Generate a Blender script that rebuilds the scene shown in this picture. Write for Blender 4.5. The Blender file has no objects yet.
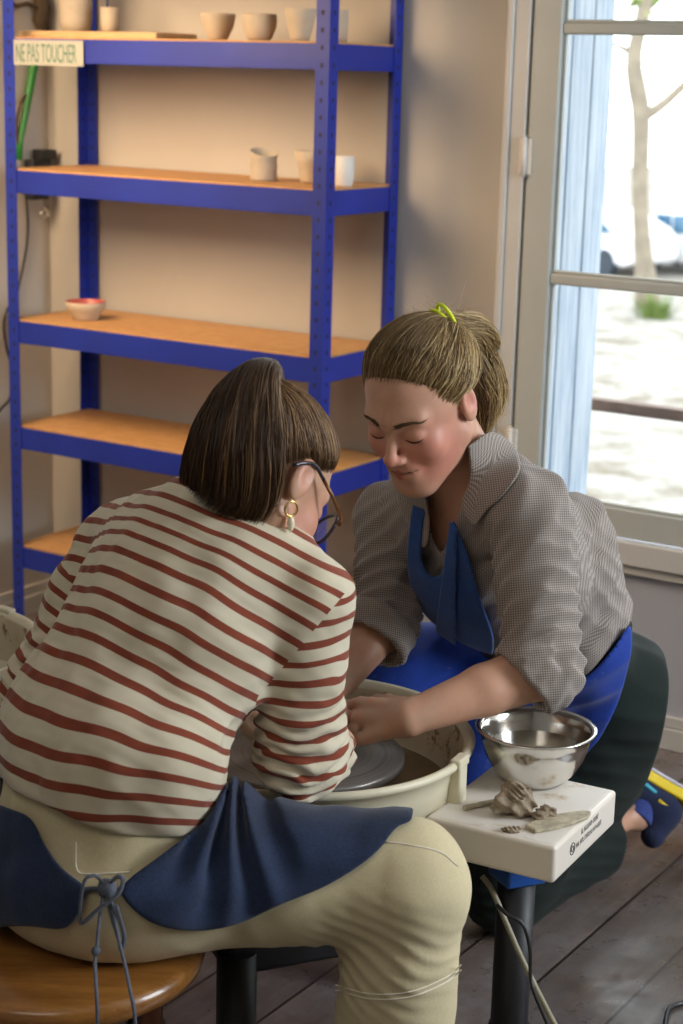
import bpy, bmesh, math, random, os
import numpy as np
from mathutils import Vector, Matrix
random.seed(7); rng = np.random.default_rng(7)
SC = bpy.context.scene
COL = SC.collection
R_ = math.radians
PI = math.pi

# ------------------------------------------------------------------ camera
FPX, PITCH, ROLL, EYE = 1793.3, .2407, .0265, 1.5
_c, _s = math.cos(PITCH), math.sin(PITCH)
_cr, _sr = math.cos(ROLL), math.sin(ROLL)
CR = np.array([[_cr, 0, _sr], [0, 1, 0], [-_sr, 0, _cr]]) @ np.array([[1, 0, 0], [0, _c, -_s], [0, _s, _c]])
EYEP = np.array([0, 0, EYE])
def ray(px, py): return CR.T @ np.array([(px - 341.5) / FPX, 1, -(py - 512) / FPX])
def AT(px, py, y):
    r = ray(px, py); return EYEP + r * y / r[1]
def ATZ(px, py, z):
    r = ray(px, py); return EYEP + r * (z - EYE) / r[2]
def CDIR(x, fwd, up):
    v = CR.T @ np.array([x, fwd, up]); return v / np.linalg.norm(v)
cam_d = bpy.data.cameras.new('camera'); cam = bpy.data.objects.new('camera', cam_d); COL.objects.link(cam)
M = Matrix([list(CR.T[:, 0]), list(CR.T[:, 2]), list(-CR.T[:, 1])]).transposed().to_4x4()
M.translation = Vector((0, 0, EYE)); cam.matrix_world = M
cam_d.sensor_fit = 'VERTICAL'; cam_d.sensor_height = 36; cam_d.lens = FPX / 1024 * 36
cam_d.clip_start = .05; cam_d.clip_end = 300
cam_d.dof.use_dof = True; cam_d.dof.focus_distance = 2.55; cam_d.dof.aperture_fstop = 6.0
SC.camera = cam
# room frame: X along the window wall, Y towards it
YAW = -.571
RD = np.array([math.cos(YAW), math.sin(YAW)]); RN = np.array([-math.sin(YAW), math.cos(YAW)])
def RM(X, Y, Z=0): return Vector((X * RD[0] + Y * RN[0], X * RD[1] + Y * RN[1], Z))
def ROOM(P): return np.array([P[0] * RD[0] + P[1] * RD[1], P[0] * RN[0] + P[1] * RN[1], P[2]])
WY = 3.70

# ------------------------------------------------------------------ helpers
def tag(o, label=None, cat=None, group=None, kind=None):
    if label: o['label'] = label
    if cat: o['category'] = cat
    if group: o['group'] = group
    if kind: o['kind'] = kind
    return o
def obj(name, mesh, mat=None, parent=None, loc=None, rz=None, smooth=None):
    if isinstance(mesh, bmesh.types.BMesh):
        me = bpy.data.meshes.new(name); mesh.to_mesh(me); mesh.free()
    else: me = mesh
    if mat is not None:
        for m in (mat if isinstance(mat, (list, tuple)) else [mat]): me.materials.append(m)
    if smooth is not None:
        me.polygons.foreach_set('use_smooth', [smooth] * len(me.polygons))
    o = bpy.data.objects.new(name, me); COL.objects.link(o)
    if parent: o.parent = parent
    if loc is not None: o.location = loc
    if rz is not None: o.rotation_euler = (0, 0, rz)
    return o
def thing(name, label, cat, loc=(0, 0, 0), rz=0, group=None):
    o = bpy.data.objects.new(name, None); COL.objects.link(o)
    o.location = loc; o.rotation_euler = (0, 0, rz); o.empty_display_size = .05
    return tag(o, label, cat, group)
def BM(): return bmesh.new()
def bx(bm, x0, x1, y0, y1, z0, z1, bev=0, mi=0, seg=2):
    r = bmesh.ops.create_cube(bm, size=1)
    vs = r['verts']
    for v in vs:
        v.co = Vector(((x0 + x1) / 2 + v.co.x * (x1 - x0), (y0 + y1) / 2 + v.co.y * (y1 - y0), (z0 + z1) / 2 + v.co.z * (z1 - z0)))
    fs = list({f for v in vs for f in v.link_faces})
    for f in fs: f.material_index = mi
    if bev:
        es = list({e for v in vs for e in v.link_edges})
        r = bmesh.ops.bevel(bm, geom=es, offset=bev, segments=seg, affect='EDGES', profile=.5)
        for f in r['faces']: f.material_index = mi; f.smooth = True
def lathe(bm, prof, n=48, c=(0, 0, 0), mi=0, close=False, sy=1.0, wob=None):
    rings = []
    for i, (r, z) in enumerate(prof):
        ring = []
        for k in range(n):
            a = 2 * PI * k / n
            rr = r; zz = z
            if wob: rr, zz = wob(r, z, a)
            ring.append(bm.verts.new((c[0] + rr * math.cos(a), c[1] + rr * sy * math.sin(a), c[2] + zz)))
        rings.append(ring)
    m = len(rings)
    for i in range(m if close else m - 1):
        A = rings[i]; B = rings[(i + 1) % m]
        for k in range(n):
            f = bm.faces.new((A[k], A[(k + 1) % n], B[(k + 1) % n], B[k])); f.smooth = True; f.material_index = mi
    if not close:
        for ring, flip in ((rings[0], True), (rings[-1], False)):
            f = bm.faces.new(ring[::-1] if flip else ring); f.material_index = mi
def crom(pts, n):
    P = [np.array(p, float) for p in pts]; P = [2 * P[0] - P[1]] + P + [2 * P[-1] - P[-2]]
    out = []
    for i in range(1, len(P) - 2):
        for k in range(n):
            t = k / n
            out.append(.5 * (2 * P[i] + (P[i + 1] - P[i - 1]) * t + (2 * P[i - 1] - 5 * P[i] + 4 * P[i + 1] - P[i + 2]) * t * t + (3 * P[i] - P[i - 1] - 3 * P[i + 1] + P[i + 2]) * t ** 3))
    out.append(P[-2]); return out
def tube(bm, pts, r, n=8, mi=0, flat=1.0, upv=None, cap=True):
    P = [Vector(p) for p in pts]; m = len(P)
    rs = r if hasattr(r, '__len__') else [r] * m
    if len(rs) != m: rs = [np.interp(i / (m - 1) * (len(rs) - 1), range(len(rs)), rs) for i in range(m)]
    t0 = (P[1] - P[0]).normalized()
    up = Vector(upv) if upv is not None else (Vector((0, 0, 1)) if abs(t0.z) < .9 else Vector((1, 0, 0)))
    rings = []
    for i in range(m):
        t = (P[min(i + 1, m - 1)] - P[max(i - 1, 0)]).normalized()
        a = up - t * up.dot(t)
        if a.length < 1e-6: a = t.orthogonal()
        a.normalize(); b = t.cross(a); 
        if upv is None: up = a
        rings.append([bm.verts.new(P[i] + (a * math.sin(2 * PI * k / n) * flat + b * math.cos(2 * PI * k / n)) * rs[i]) for k in range(n)])
    for i in range(m - 1):
        for k in range(n):
            f = bm.faces.new((rings[i][k], rings[i][(k + 1) % n], rings[i + 1][(k + 1) % n], rings[i + 1][k])); f.smooth = True; f.material_index = mi
    if cap:
        f = bm.faces.new(rings[0][::-1]); f.material_index = mi
        f = bm.faces.new(rings[-1]); f.material_index = mi
def prism(bm, poly, z0, z1, mi=0, bev=0):
    a = [bm.verts.new((x, y, z0)) for x, y in poly]; b = [bm.verts.new((x, y, z1)) for x, y in poly]
    fs = [bm.faces.new(a[::-1]), bm.faces.new(b)]
    n = len(poly)
    for k in range(n): fs.append(bm.faces.new((a[k], a[(k + 1) % n], b[(k + 1) % n], b[k])))
    for f in fs: f.material_index = mi
    if bev:
        es = list({e for f in fs for e in f.edges})
        r = bmesh.ops.bevel(bm, geom=es, offset=bev, segments=3, affect='EDGES', profile=.5)
        for f in r['faces']: f.smooth = True; f.material_index = mi

# ------------------------------------------------------------------ materials
class NT:
    def __init__(s, name):
        s.m = bpy.data.materials.new(name); s.m.use_nodes = True; s.t = s.m.node_tree; s.t.nodes.clear()
        s.out = s.n('ShaderNodeOutputMaterial'); s.b = s.n('ShaderNodeBsdfPrincipled')
        s.l(s.b.outputs[0], s.out.inputs[0]); s._c = None
    def n(s, typ, **k):
        x = s.t.nodes.new(typ)
        for a, v in k.items(): setattr(x, a, v)
        return x
    def l(s, a, b): s.t.links.new(a, b); return s
    def coord(s, which='Object'):
        if s._c is None: s._c = s.n('ShaderNodeTexCoord')
        return s._c.outputs[which]
    def noise(s, scale, detail=3, rough=.5, vec=None, stretch=None):
        v = vec or s.coord()
        if stretch:
            mp = s.n('ShaderNodeMapping'); mp.inputs['Scale'].default_value = stretch; s.l(v, mp.inputs[0]); v = mp.outputs[0]
        x = s.n('ShaderNodeTexNoise'); x.inputs['Scale'].default_value = scale; x.inputs['Detail'].default_value = detail
        x.inputs['Roughness'].default_value = rough; s.l(v, x.inputs['Vector']); return x.outputs['Fac']
    def ramp(s, fac, stops):
        r = s.n('ShaderNodeValToRGB'); e = r.color_ramp.elements
        while len(e) < len(stops): e.new(.5)
        for q, (p, c) in zip(e, stops): q.position = p; q.color = (*c, 1) if len(c) == 3 else c
        s.l(fac, r.inputs[0]); return r.outputs[0]
    def math(s, op, a, b=None, c=None, clamp=False):
        x = s.n('ShaderNodeMath', operation=op, use_clamp=clamp)
        for i, v in enumerate((a, b, c)):
            if v is None: continue
            if isinstance(v, (int, float)): x.inputs[i].default_value = v
            else: s.l(v, x.inputs[i])
        return x.outputs[0]
    def mix(s, f, a, b):
        x = s.n('ShaderNodeMix', data_type='RGBA')
        for i, v in ((0, f), (6, a), (7, b)):
            if isinstance(v, (int, float)): x.inputs[i].default_value = v
            elif isinstance(v, tuple): x.inputs[i].default_value = (*v, 1)
            else: s.l(v, x.inputs[i])
        return x.outputs[2]
    def attr(s, name): x = s.n('ShaderNodeAttribute', attribute_name=name); return x
    def bump(s, h, strength=.3, dist=.002):
        x = s.n('ShaderNodeBump'); x.inputs['Strength'].default_value = strength; x.inputs['Distance'].default_value = dist
        s.l(h, x.inputs['Height']); s.l(x.outputs[0], s.b.inputs['Normal'])
    def set(s, col=None, rough=None, metal=None, **k):
        if col is not None:
            if isinstance(col, tuple): s.b.inputs['Base Color'].default_value = (*col, 1)
            else: s.l(col, s.b.inputs['Base Color'])
        if rough is not None:
            if isinstance(rough, (int, float)): s.b.inputs['Roughness'].default_value = rough
            else: s.l(rough, s.b.inputs['Roughness'])
        if metal is not None: s.b.inputs['Metallic'].default_value = metal
        for a, v in k.items():
            a = a.replace('_', ' ')
            s.b.inputs[a].default_value = v
        return s
def sc(c, k): return tuple(min(1, x * k) for x in c)
def plain(name, c, rough=.6, metal=0, var=.12, scale=12, bump=.15, bd=.001, detail=4, **k):
    s = NT(name); f = s.noise(scale, detail, .6)
    s.set(s.ramp(f, [(.3, sc(c, 1 - var)), (.7, sc(c, 1 + var))]), rough, metal, **k)
    if bump: s.bump(s.noise(scale * 8, 3), bump, bd)
    return s.m
MT = {}
MT['wall'] = plain('wall_plaster', (.52, .49, .44), .85, var=.05, scale=2.2, bump=.25, bd=.002)
MT['wall_low_daylit'] = plain('wall_lower_daylight_tint', (.42, .43, .47), .8, var=.04, scale=2, bump=.2)  # bluish window light under the sill, put into the wall colour
MT['ceiling'] = plain('ceiling_paint', (.75, .73, .7), .9, var=.02)
MT['trim'] = plain('painted_wood_trim', (.58, .57, .54), .45, var=.05, scale=5, bump=.1)
MT['sash'] = plain('painted_sash', (.47, .49, .46), .4, var=.05, scale=5, bump=.1)
MT['hinge'] = plain('painted_hinge', (.72, .70, .66), .35, var=.04)
# rack steel: blue enamel with punched slots painted by position
def rack_steel():
    s = NT('blue_enamel_steel'); f = s.noise(6, 3)
    s.set(s.ramp(f, [(.3, (.005, .018, .25)), (.7, (.007, .026, .32))]), .5, 0, Coat_Weight=.05)
    s.bump(s.noise(60, 2), .05, .001); return s.m
MT['blue'] = rack_steel()
MT['hole'] = plain('punched_slot_shadow', (.012, .012, .05), .7, var=.1)
def mdf():
    s = NT('orange_fibreboard'); f = s.noise(30, 5, .7)
    s.set(s.ramp(f, [(.3, (.46, .235, .085)), (.7, (.58, .32, .125))]), .55); s.bump(s.noise(200, 2), .1, .0005); return s.m
MT['mdf'] = mdf()
def wood(name, c0, c1, scale=3, stretch=(1, 12, 12), rough=.4, bump=.15, **k):
    s = NT(name); a = s.noise(scale, 6, .65, stretch=stretch); b = s.noise(scale * 9, 4, .6, stretch=stretch)
    g = s.math('ADD', s.math('MULTIPLY', a, .7), s.math('MULTIPLY', b, .3))
    s.set(s.ramp(g, [(.35, c0), (.62, c1)]), rough, **k); s.bump(b, bump, .0008); return s.m
MT['plank'] = wood('light_board_wood', (.42, .27, .13), (.6, .42, .22))
MT['stoolwood'] = wood('varnished_stool_wood', (.17, .062, .012), (.34, .145, .03), 5, (1, 9, 9), .28, Coat_Weight=.4)
MT['stoolleg'] = wood('red_brown_leg_wood', (.12, .035, .012), (.22, .07, .025), 5, (9, 9, 1), .35)
def floorm():
    s = NT('worn_floorboards')
    sep = s.n('ShaderNodeSeparateXYZ'); s.l(s.coord(), sep.inputs[0])
    W = .155
    q = s.math('DIVIDE', s.math('ADD', sep.outputs[0], 1.05 + W * 60), W)
    fr = s.math('FRACT', q); idx = s.math('FLOOR', q)
    edge = s.math('ABSOLUTE', s.math('SUBTRACT', fr, .5)); gap = s.math('GREATER_THAN', edge, .482)
    wn = s.n('ShaderNodeTexWhiteNoise', noise_dimensions='1D'); s.l(idx, wn.inputs['W'])
    cmb = s.n('ShaderNodeCombineXYZ'); s.l(sep.outputs[0], cmb.inputs[0]); s.l(s.math('ADD', sep.outputs[1], s.math('MULTIPLY', wn.outputs[0], 7)), cmb.inputs[1]); s.l(idx, cmb.inputs[2])
    g = s.noise(5, 7, .7, vec=cmb.outputs[0], stretch=(9, 1, 1))
    big = s.noise(1.7, 4, .6, stretch=(1, 1, 1)); fine = s.noise(40, 5, .75)
    base = s.ramp(g, [(.3, (.045, .023, .013)), (.55, (.10, .056, .032)), (.75, (.17, .105, .062))])
    dust = s.math('MULTIPLY', s.ramp(big, [(.38, (0, 0, 0)), (.62, (1, 1, 1))]), .6)
    dust = s.math('MULTIPLY', dust, s.ramp(fine, [(.3, (.45, .45, .45)), (.7, (1, 1, 1))]))
    c = s.mix(dust, base, (.31, .32, .34))
    tone = s.math('ADD', s.math('MULTIPLY', wn.outputs[0], .5), .75)
    mul = s.n('ShaderNodeVectorMath', operation='SCALE'); s.l(c, mul.inputs[0]); s.l(tone, mul.inputs['Scale'])
    vo = s.n('ShaderNodeTexVoronoi'); vo.inputs['Scale'].default_value = 9; s.l(s.coord(), vo.inputs['Vector'])
    spot = s.math('LESS_THAN', vo.outputs['Distance'], .055)
    c2 = s.mix(s.math('MULTIPLY', spot, .8), mul.outputs[0], (.6, .58, .55))
    c3 = s.mix(gap, c2, (.018, .010, .006))
    s.set(c3, s.ramp(s.noise(14, 4, .7), [(.3, (.22,) * 3), (.7, (.45,) * 3)]))
    s.bump(s.math('SUBTRACT', s.math('MULTIPLY', g, .25), gap), .5, .003); return s.m
MT['floor'] = floorm()
MT['cream'] = plain('cream_plastic', (.74, .68, .50), .38, var=.05, scale=7, bump=.05)
def splatter():
    s = NT('clay_splashed_plastic'); n1 = s.noise(26, 5, .7); n2 = s.noise(9, 3)
    f = s.ramp(n1, [(.53, (0,) * 3), (.60, (1,) * 3)])
    c = s.mix(f, s.ramp(n2, [(.35, (.66, .58, .42)), (.7, (.52, .42, .27))]), (.24, .16, .09))
    s.set(c, .5); s.bump(n1, .4, .002); return s.m
MT['splat'] = splatter()
def slurry():
    s = NT('wet_clay_slip'); n = s.noise(12, 4)
    s.set(s.ramp(n, [(.35, (.40, .27, .15)), (.7, (.52, .38, .23))]), .22); s.bump(s.noise(30, 3), .2, .001); return s.m
MT['slip'] = slurry()
def wheelhead():
    s = NT('brushed_wheel_head')
    ln = s.n('ShaderNodeVectorMath', operation='LENGTH'); 
    sep = s.n('ShaderNodeSeparateXYZ'); s.l(s.coord(), sep.inputs[0]); cm = s.n('ShaderNodeCombineXYZ'); s.l(sep.outputs[0], cm.inputs[0]); s.l(sep.outputs[1], cm.inputs[1]); s.l(cm.outputs[0], ln.inputs[0])
    r = ln.outputs['Value']
    cv = s.n('ShaderNodeCombineXYZ'); s.l(s.math('MULTIPLY', r, 90), cv.inputs[0])
    n = s.noise(1.0, 3, .6, vec=cv.outputs[0])
    s.set(s.ramp(n, [(.3, (.12, .10, .08)), (.5, (.24, .22, .20)), (.7, (.19, .145, .10))]), .3, .35)
    s.bump(n, .3, .001); return s.m
MT['head'] = wheelhead()
MT['clay'] = plain('wet_brown_clay', (.42, .26, .14), .35, var=.2, scale=25, bump=.4, bd=.002)
MT['drygrey'] = plain('grey_clay_scrap', (.29, .225, .15), .7, var=.3, scale=40, bump=.7, bd=.002)
MT['whitep'] = plain('white_table_plastic', (.80, .73, .64), .35, var=.03, scale=5, bump=.03)
def clayed_white():
    s = NT('white_plastic_with_clay_smears'); n1 = s.noise(20, 6, .7); n2 = s.noise(5, 3)
    f = s.math('MULTIPLY', s.ramp(n1, [(.54, (0,) * 3), (.66, (1,) * 3)]), s.ramp(n2, [(.42, (0,) * 3), (.6, (.8,) * 3)]))
    s.set(s.mix(f, (.80, .75, .68), (.48, .35, .2)), .38); return s.m
MT['whitetop'] = clayed_white()
MT['black'] = plain('black_coated_steel', (.012, .012, .014), .5, var=.1)
MT['bluep'] = plain('blue_plastic_socket', (.01, .08, .35), .35, var=.05)
MT['rubber'] = plain('black_rubber', (.015, .015, .015), .75, var=.1)
MT['steel'] = plain('stainless_steel', (.72, .70, .66), .16, 1.0, var=.04, scale=3, bump=.02)
MT['water'] = plain('clouded_water', (.36, .31, .22), .08, var=.04, bump=.03)
MT['cablegrey'] = plain('grey_beige_cable', (.30, .27, .18), .45, var=.1)
MT['cableblk'] = plain('black_cable', (.02, .02, .022), .4, var=.1)
MT['pot'] = plain('bisque_clay', (.50, .42, .32), .8, var=.08, scale=15, bump=.2)
MT['pot2'] = plain('grey_raw_clay', (.44, .38, .30), .85, var=.1, scale=15, bump=.25)
MT['potwhite'] = plain('white_glazed_clay', (.72, .70, .66), .4, var=.04, scale=10)
MT['pink'] = plain('dusty_red_glaze', (.42, .10, .09), .35, var=.15, scale=15)
MT['stem'] = plain('green_stem', (.02, .20, .03), .45, var=.3, scale=12)
MT['bark'] = plain('brown_bark', (.07, .045, .022), .8, var=.3, scale=25, bump=.6, bd=.003)
MT['tape'] = plain('paper_tape', (.36, .36, .31), .6, var=.06, scale=20)
MT['ink'] = plain('dark_green_ink', (.06, .16, .12), .7, var=.1)
MT['inkblk'] = plain('black_print', (.03, .03, .03), .6, var=.1)
MT['brass'] = plain('gold_metal', (.75, .52, .18), .22, 1.0, var=.05)
MT['lid'] = plain('dark_blue_brush_handle', (.02, .03, .09), .4)

# ------------------------------------------------------------------ setting (room frame)
def room_obj(name, bm, mat, smooth=None):
    o = obj(name, bm, mat, None, (0, 0, 0), YAW, smooth); o['kind'] = 'structure'; return o
XL, XR, YB, ZC = -3.345, 1.6, -1.6, 2.75
bm = BM(); bx(bm, XL - .2, XR + .2, YB - .2, WY + .32, -.12, 0); room_obj('floor', bm, MT['floor'])
bm = BM(); bx(bm, XL - .2, XR + .2, YB - .2, WY + .32, ZC, ZC + .12); room_obj('ceiling', bm, MT['ceiling'])
OX0, OX1, OZ0, OZ1 = -1.925, -.80, .425, 2.32      # window opening
bm = BM()
bx(bm, XL - .2, OX0, WY, WY + .32, 0, ZC); bx(bm, OX1, XR + .2, WY, WY + .32, 0, ZC)
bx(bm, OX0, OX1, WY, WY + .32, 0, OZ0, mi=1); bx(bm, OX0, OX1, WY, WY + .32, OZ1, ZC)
room_obj('wall_back', bm, [MT['wall'], MT['wall_low_daylit']])
bm = BM(); bx(bm, XL - .2, XL, YB, WY, 0, ZC); room_obj('wall_left', bm, MT['wall'])
bm = BM(); bx(bm, XR, XR + .2, YB, WY, 0, ZC); room_obj('wall_right', bm, MT['wall'])
bm = BM(); bx(bm, XL - .2, XR + .2, YB - .2, YB, 0, ZC); room_obj('wall_front', bm, MT['wall'])
bm = BM(); bx(bm, XL, XR, WY - .014, WY, 0, .052, .002); bx(bm, XL, XR, WY - .010, WY, .052, .080, .003)
room_obj('baseboard_back', bm, MT['trim'])
bm = BM(); bx(bm, XL, XL + .014, YB, WY - .014, 0, .052, .002); bx(bm, XL, XL + .010, YB, WY - .014, .052, .08, .003)
room_obj('baseboard_left', bm, MT['trim'])
# casing round the window, hinges, sill apron
bm = BM()
bx(bm, -1.950, -1.90, WY - .022, WY - .0005, OZ0, 2.40, .003)
bx(bm, -1.955, -1.938, WY - .030, WY - .0215, OZ0, 2.40, .004)
bx(bm, -.83, -.745, WY - .022, WY - .0005, OZ0, 2.40, .003)
bx(bm, -1.899, -.831, WY - .022, WY - .0005, 2.31, 2.40, .003)
bx(bm, -1.950, -.745, WY - .030, WY - .0005, .424, .478, .003)
bx(bm, -1.950, -.745, WY - .018, WY - .0005, .400, .4235, .003)
room_obj('trim_1', bm, MT['trim'])
# casements
def casement(n, x0, x1, hinge_left):
    w = thing(f'window_{n}', None, None, (0, 0, 0), YAW)
    w['kind'] = 'structure'
    y0, y1 = WY - .020, WY + .022
    gx0, gx1 = (x0 + .070, x1 - .055) if hinge_left else (x0 + .055, x1 - .070)
    bm = BM()
    bx(bm, x0, gx0, y0, y1, .484, 2.305, .004); bx(bm, gx1, x1, y0, y1, .484, 2.305, .004)
    bx(bm, gx0, gx1, y0, y1, .484, .550, .003); bx(bm, gx0, gx1, y0, y1, 2.24, 2.305, .003)
    for z in (1.0555, 1.605, 2.155): bx(bm, gx0, gx1, y0 + .006, y1 - .004, z - .0125, z + .0125, .004)
    # glazing beads
    for z0, z1 in ((.55, 1.043), (1.068, 1.5925), (1.6175, 2.1425)):
        for a, b in ((gx0, gx0 + .008), (gx1 - .008, gx1)): bx(bm, a, b, y0 + .012, y0 + .024, z0, z1, .002)
        bx(bm, gx0 + .008, gx1 - .008, y0 + .012, y0 + .024, z0, z0 + .007, .002)
    obj('window_frame', bm, MT['sash'], w)
    bm = BM(); bx(bm, gx0 - .004, gx1 + .004, y0 + .025, y0 + .029, .546, 2.244)
    obj('window_pane', bm, MT['glass'], w)
    if hinge_left:
        for z in (.66, 1.325, 2.0):
            bm = BM(); tube(bm, [(x0 - .004, y0 - .007, z - .045), (x0 - .004, y0 - .007, z + .045)], .0055, 12)
            bx(bm, x0 - .018, x0 + .012, y0 - .004, y0 + .002, z - .04, z + .04, .001)
            obj('hinge', bm, MT['hinge'], w)
g = NT('window_glass'); g.t.nodes.remove(g.b)
tr = g.n('ShaderNodeBsdfTransparent'); gl = g.n('ShaderNodeBsdfGlossy'); gl.inputs['Roughness'].default_value = .02
fr = g.n('ShaderNodeFresnel'); fr.inputs['IOR'].default_value = 1.45
mx = g.n('ShaderNodeMixShader'); tr.inputs[0].default_value = (.96, .98, .98, 1)
g.l(fr.outputs[0], mx.inputs[0]); g.l(tr.outputs[0], mx.inputs[1]); g.l(gl.outputs[0], mx.inputs[2]); g.l(mx.outputs[0], g.out.inputs[0])
MT['glass'] = g.m
casement(1, -1.893, -1.364, True)
casement(2, -1.361, -.835, False)
# weathered planks lining the outer reveal
def paleplank():
    s = NT('pale_blue_weathered_planks'); a = s.noise(7, 6, .7, stretch=(10, 10, .6))
    s.set(s.ramp(a, [(.3, (.20, .28, .40)), (.5, (.40, .47, .56)), (.7, (.54, .59, .64))]), .7); s.bump(a, .5, .003); return s.m
MT['shutter'] = paleplank()
MT['shutter2'] = plain('pale_painted_shutter', (.36, .43, .52), .6, var=.08)
def shutter(x, y0, y1, label, cat='shutter'):
    t = thing('window_shutter', label, cat, RM(x, y0, .45), YAW)
    n = 3; w = (y1 - y0) / n
    bm = BM()
    for k in range(n): bx(bm, -.028, -.004, k * w + .003, (k + 1) * w - .003, 0, 1.85, .004)
    obj('plank_panel', bm, MT['shutter'], t)
    for z in (.22, 1.0, 1.6):
        bm = BM(); bx(bm, -.045, -.0285, .02, y1 - y0 - .02, z, z + .09, .004); obj('cross_batten', bm, MT['shutter2'], t)
    return t
shutter(-1.87, WY + .035, WY + .37, 'pale blue weathered wooden shutter folded open outside the left of the window')

# ------------------------------------------------------------------ outdoors
GZ = -3.0
def ground_mat():
    s = NT('leaf_strewn_paving'); a = s.noise(.55, 5, .65); b = s.noise(1.6, 5, .75)
    f = s.math('MULTIPLY', s.ramp(b, [(.46, (0,) * 3), (.56, (1,) * 3)]), s.ramp(a, [(.42, (.1,) * 3), (.58, (1,) * 3)]))
    s.set(s.mix(f, (.29, .275, .25), (.13, .105, .07)), .9); return s.m
bm = BM(); bx(bm, -40, 40, 4.2, 90, GZ - .2, GZ); room_obj('ground', bm, ground_mat())
MT['trunk'] = plain('pale_plane_bark', (.24, .20, .15), .9, var=.25, scale=3, bump=.4, bd=.02)
MT['moss'] = plain('moss', (.13, .19, .04), .9, var=.3, scale=8)
MT['leafy'] = plain('autumn_leaves', (.24, .26, .06), .7, var=.3, scale=8)
t = thing('street_tree', 'pale plane tree trunk with a forked branch seen through the upper window panes', 'tree', AT(646, 302, 36) * [1, 1, 0] + [0, 0, GZ])
B = Vector(t.location)
def rel(px, py, y): return Vector(AT(px, py, y)) - B
bm = BM(); tube(bm, crom([rel(648, 306, 36), rel(643, 250, 36), rel(640, 190, 36), rel(641, 115, 36), rel(634, 60, 36), rel(646, 0, 36), rel(650, -60, 36)], 6), [.26, .19, .17, .175, .19, .15, .15, .12], 12)
obj('trunk', bm, MT['trunk'], t)
for pts, r in ((((645, 116), (662, 105), (685, 84), (720, 50)), (.12, .1, .09, .07)), (((640, 66), (630, 52), (612, 42), (600, 20)), (.09, .07, .04, .03)), (((645, 10), (634, -5), (620, -30)), (.1, .08, .06)), (((650, 5), (668, -12), (690, -40)), (.1, .07, .05))):
    bm = BM(); tube(bm, crom([rel(*p, 36) for p in pts], 5), r, 8); obj('branch', bm, MT['moss'] if len(pts) == 3 else MT['trunk'], t)
bm = BM()
for k in range(40):
    p = rel(random.uniform(600, 690), random.gauss(-8, 14), 36 + random.uniform(-1, 1))
    if True:
        q = Vector((random.uniform(-.14, .14), random.uniform(-.1, .1), random.uniform(-.1, .1)))
        bm.faces.new([bm.verts.new(p), bm.verts.new(p + q), bm.verts.new(p + q + Vector((.08, 0, -.12))), bm.verts.new(p + Vector((.06, .02, -.1)))])
lf = obj('foliage', bm, MT['leafy'], t); lf['kind'] = 'stuff'
# low green tuft at the foot of the tree
def tuft(px, py, y, label):
    p = ATZ(px, py, GZ); bm = BM()
    for k in range(160):
        a = random.uniform(0, 2 * PI); l = random.uniform(.15, .55); r = random.uniform(0, .35)
        b = Vector((r * math.cos(a), r * math.sin(a), 0)); e = b + Vector((math.cos(a) * l * .5, math.sin(a) * l * .5, l))
        w = Vector((-math.sin(a), math.cos(a), 0)) * .03
        bm.faces.new([bm.verts.new(b - w), bm.verts.new(b + w), bm.verts.new(e)])
    o = obj('weed_tuft', bm, MT['moss'], None, p); tag(o, label, 'weeds')
tuft(654, 318, 34.2, 'green weeds growing at the foot of the street tree')
# parked cars
MT['carwhite'] = plain('white_car_paint', (.80, .80, .82), .25, var=.02, bump=0)
MT['carglass'] = plain('car_window_glass', (.05, .13, .22), .12, var=.1, bump=0)
MT['tyre'] = plain('tyre_rubber', (.03, .04, .06), .7)
def car(px, py, rz, label, rev=False):
    p = ATZ(px, py, GZ); t = thing('car', label, 'car', p, rz, group='parked white cars outside')
    prof = [(0, .35), (.05, .75), (.95, .95), (1.75, 1.45), (3.1, 1.5), (3.9, 1.05), (4.25, .95), (4.3, .4), (4.1, .28), (.2, .28)]
    bm = BM()
    a = [bm.verts.new((x, .05, z)) for x, z in prof]; b = [bm.verts.new((x, 1.70, z)) for x, z in prof]
    bm.faces.new(a); bm.faces.new(b[::-1])
    for k in range(len(prof)): bm.faces.new((a[k], b[k], b[(k + 1) % len(prof)], a[(k + 1) % len(prof)]))
    bmesh.ops.bevel(bm, geom=list(bm.edges), offset=.06, segments=2, affect='EDGES')
    obj('car_body', bm, MT['carwhite'], t)
    for pl in ([(1.2, .98), (1.82, 1.38), (2.25, 1.4), (2.25, .98)], [(2.33, .98), (2.33, 1.4), (3.05, 1.42), (3.6, 1.0)]):
        for yy, s in ((.02, 1), (1.71, -1)):
            bm = BM(); a = [bm.verts.new((x, yy, z)) for x, z in pl]; b = [bm.verts.new((x, yy + .04, z)) for x, z in pl]
            bm.faces.new(a); bm.faces.new(b[::-1])
            for k in range(4): bm.faces.new((a[k], b[k], b[(k + 1) % 4], a[(k + 1) % 4]))
            obj('side_window', bm, MT['carglass'], t)
    for x in (.85, 3.4):
        for y in (.02, 1.55):
            bm = BM(); m4 = Matrix.Translation((x, y + .1, .31)) @ Matrix.Rotation(PI / 2, 4, 'X')
            bmesh.ops.create_cone(bm, cap_ends=True, segments=24, radius1=.31, radius2=.31, depth=.2, matrix=m4); obj('wheel', bm, MT['tyre'], t)
    return t
car(606, 264, R_(-58), 'white car parked to the right behind the street tree, dark side windows')
car(500, 262, R_(-50), 'white car partly hidden behind the trunk, left of the other parked car')
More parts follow.
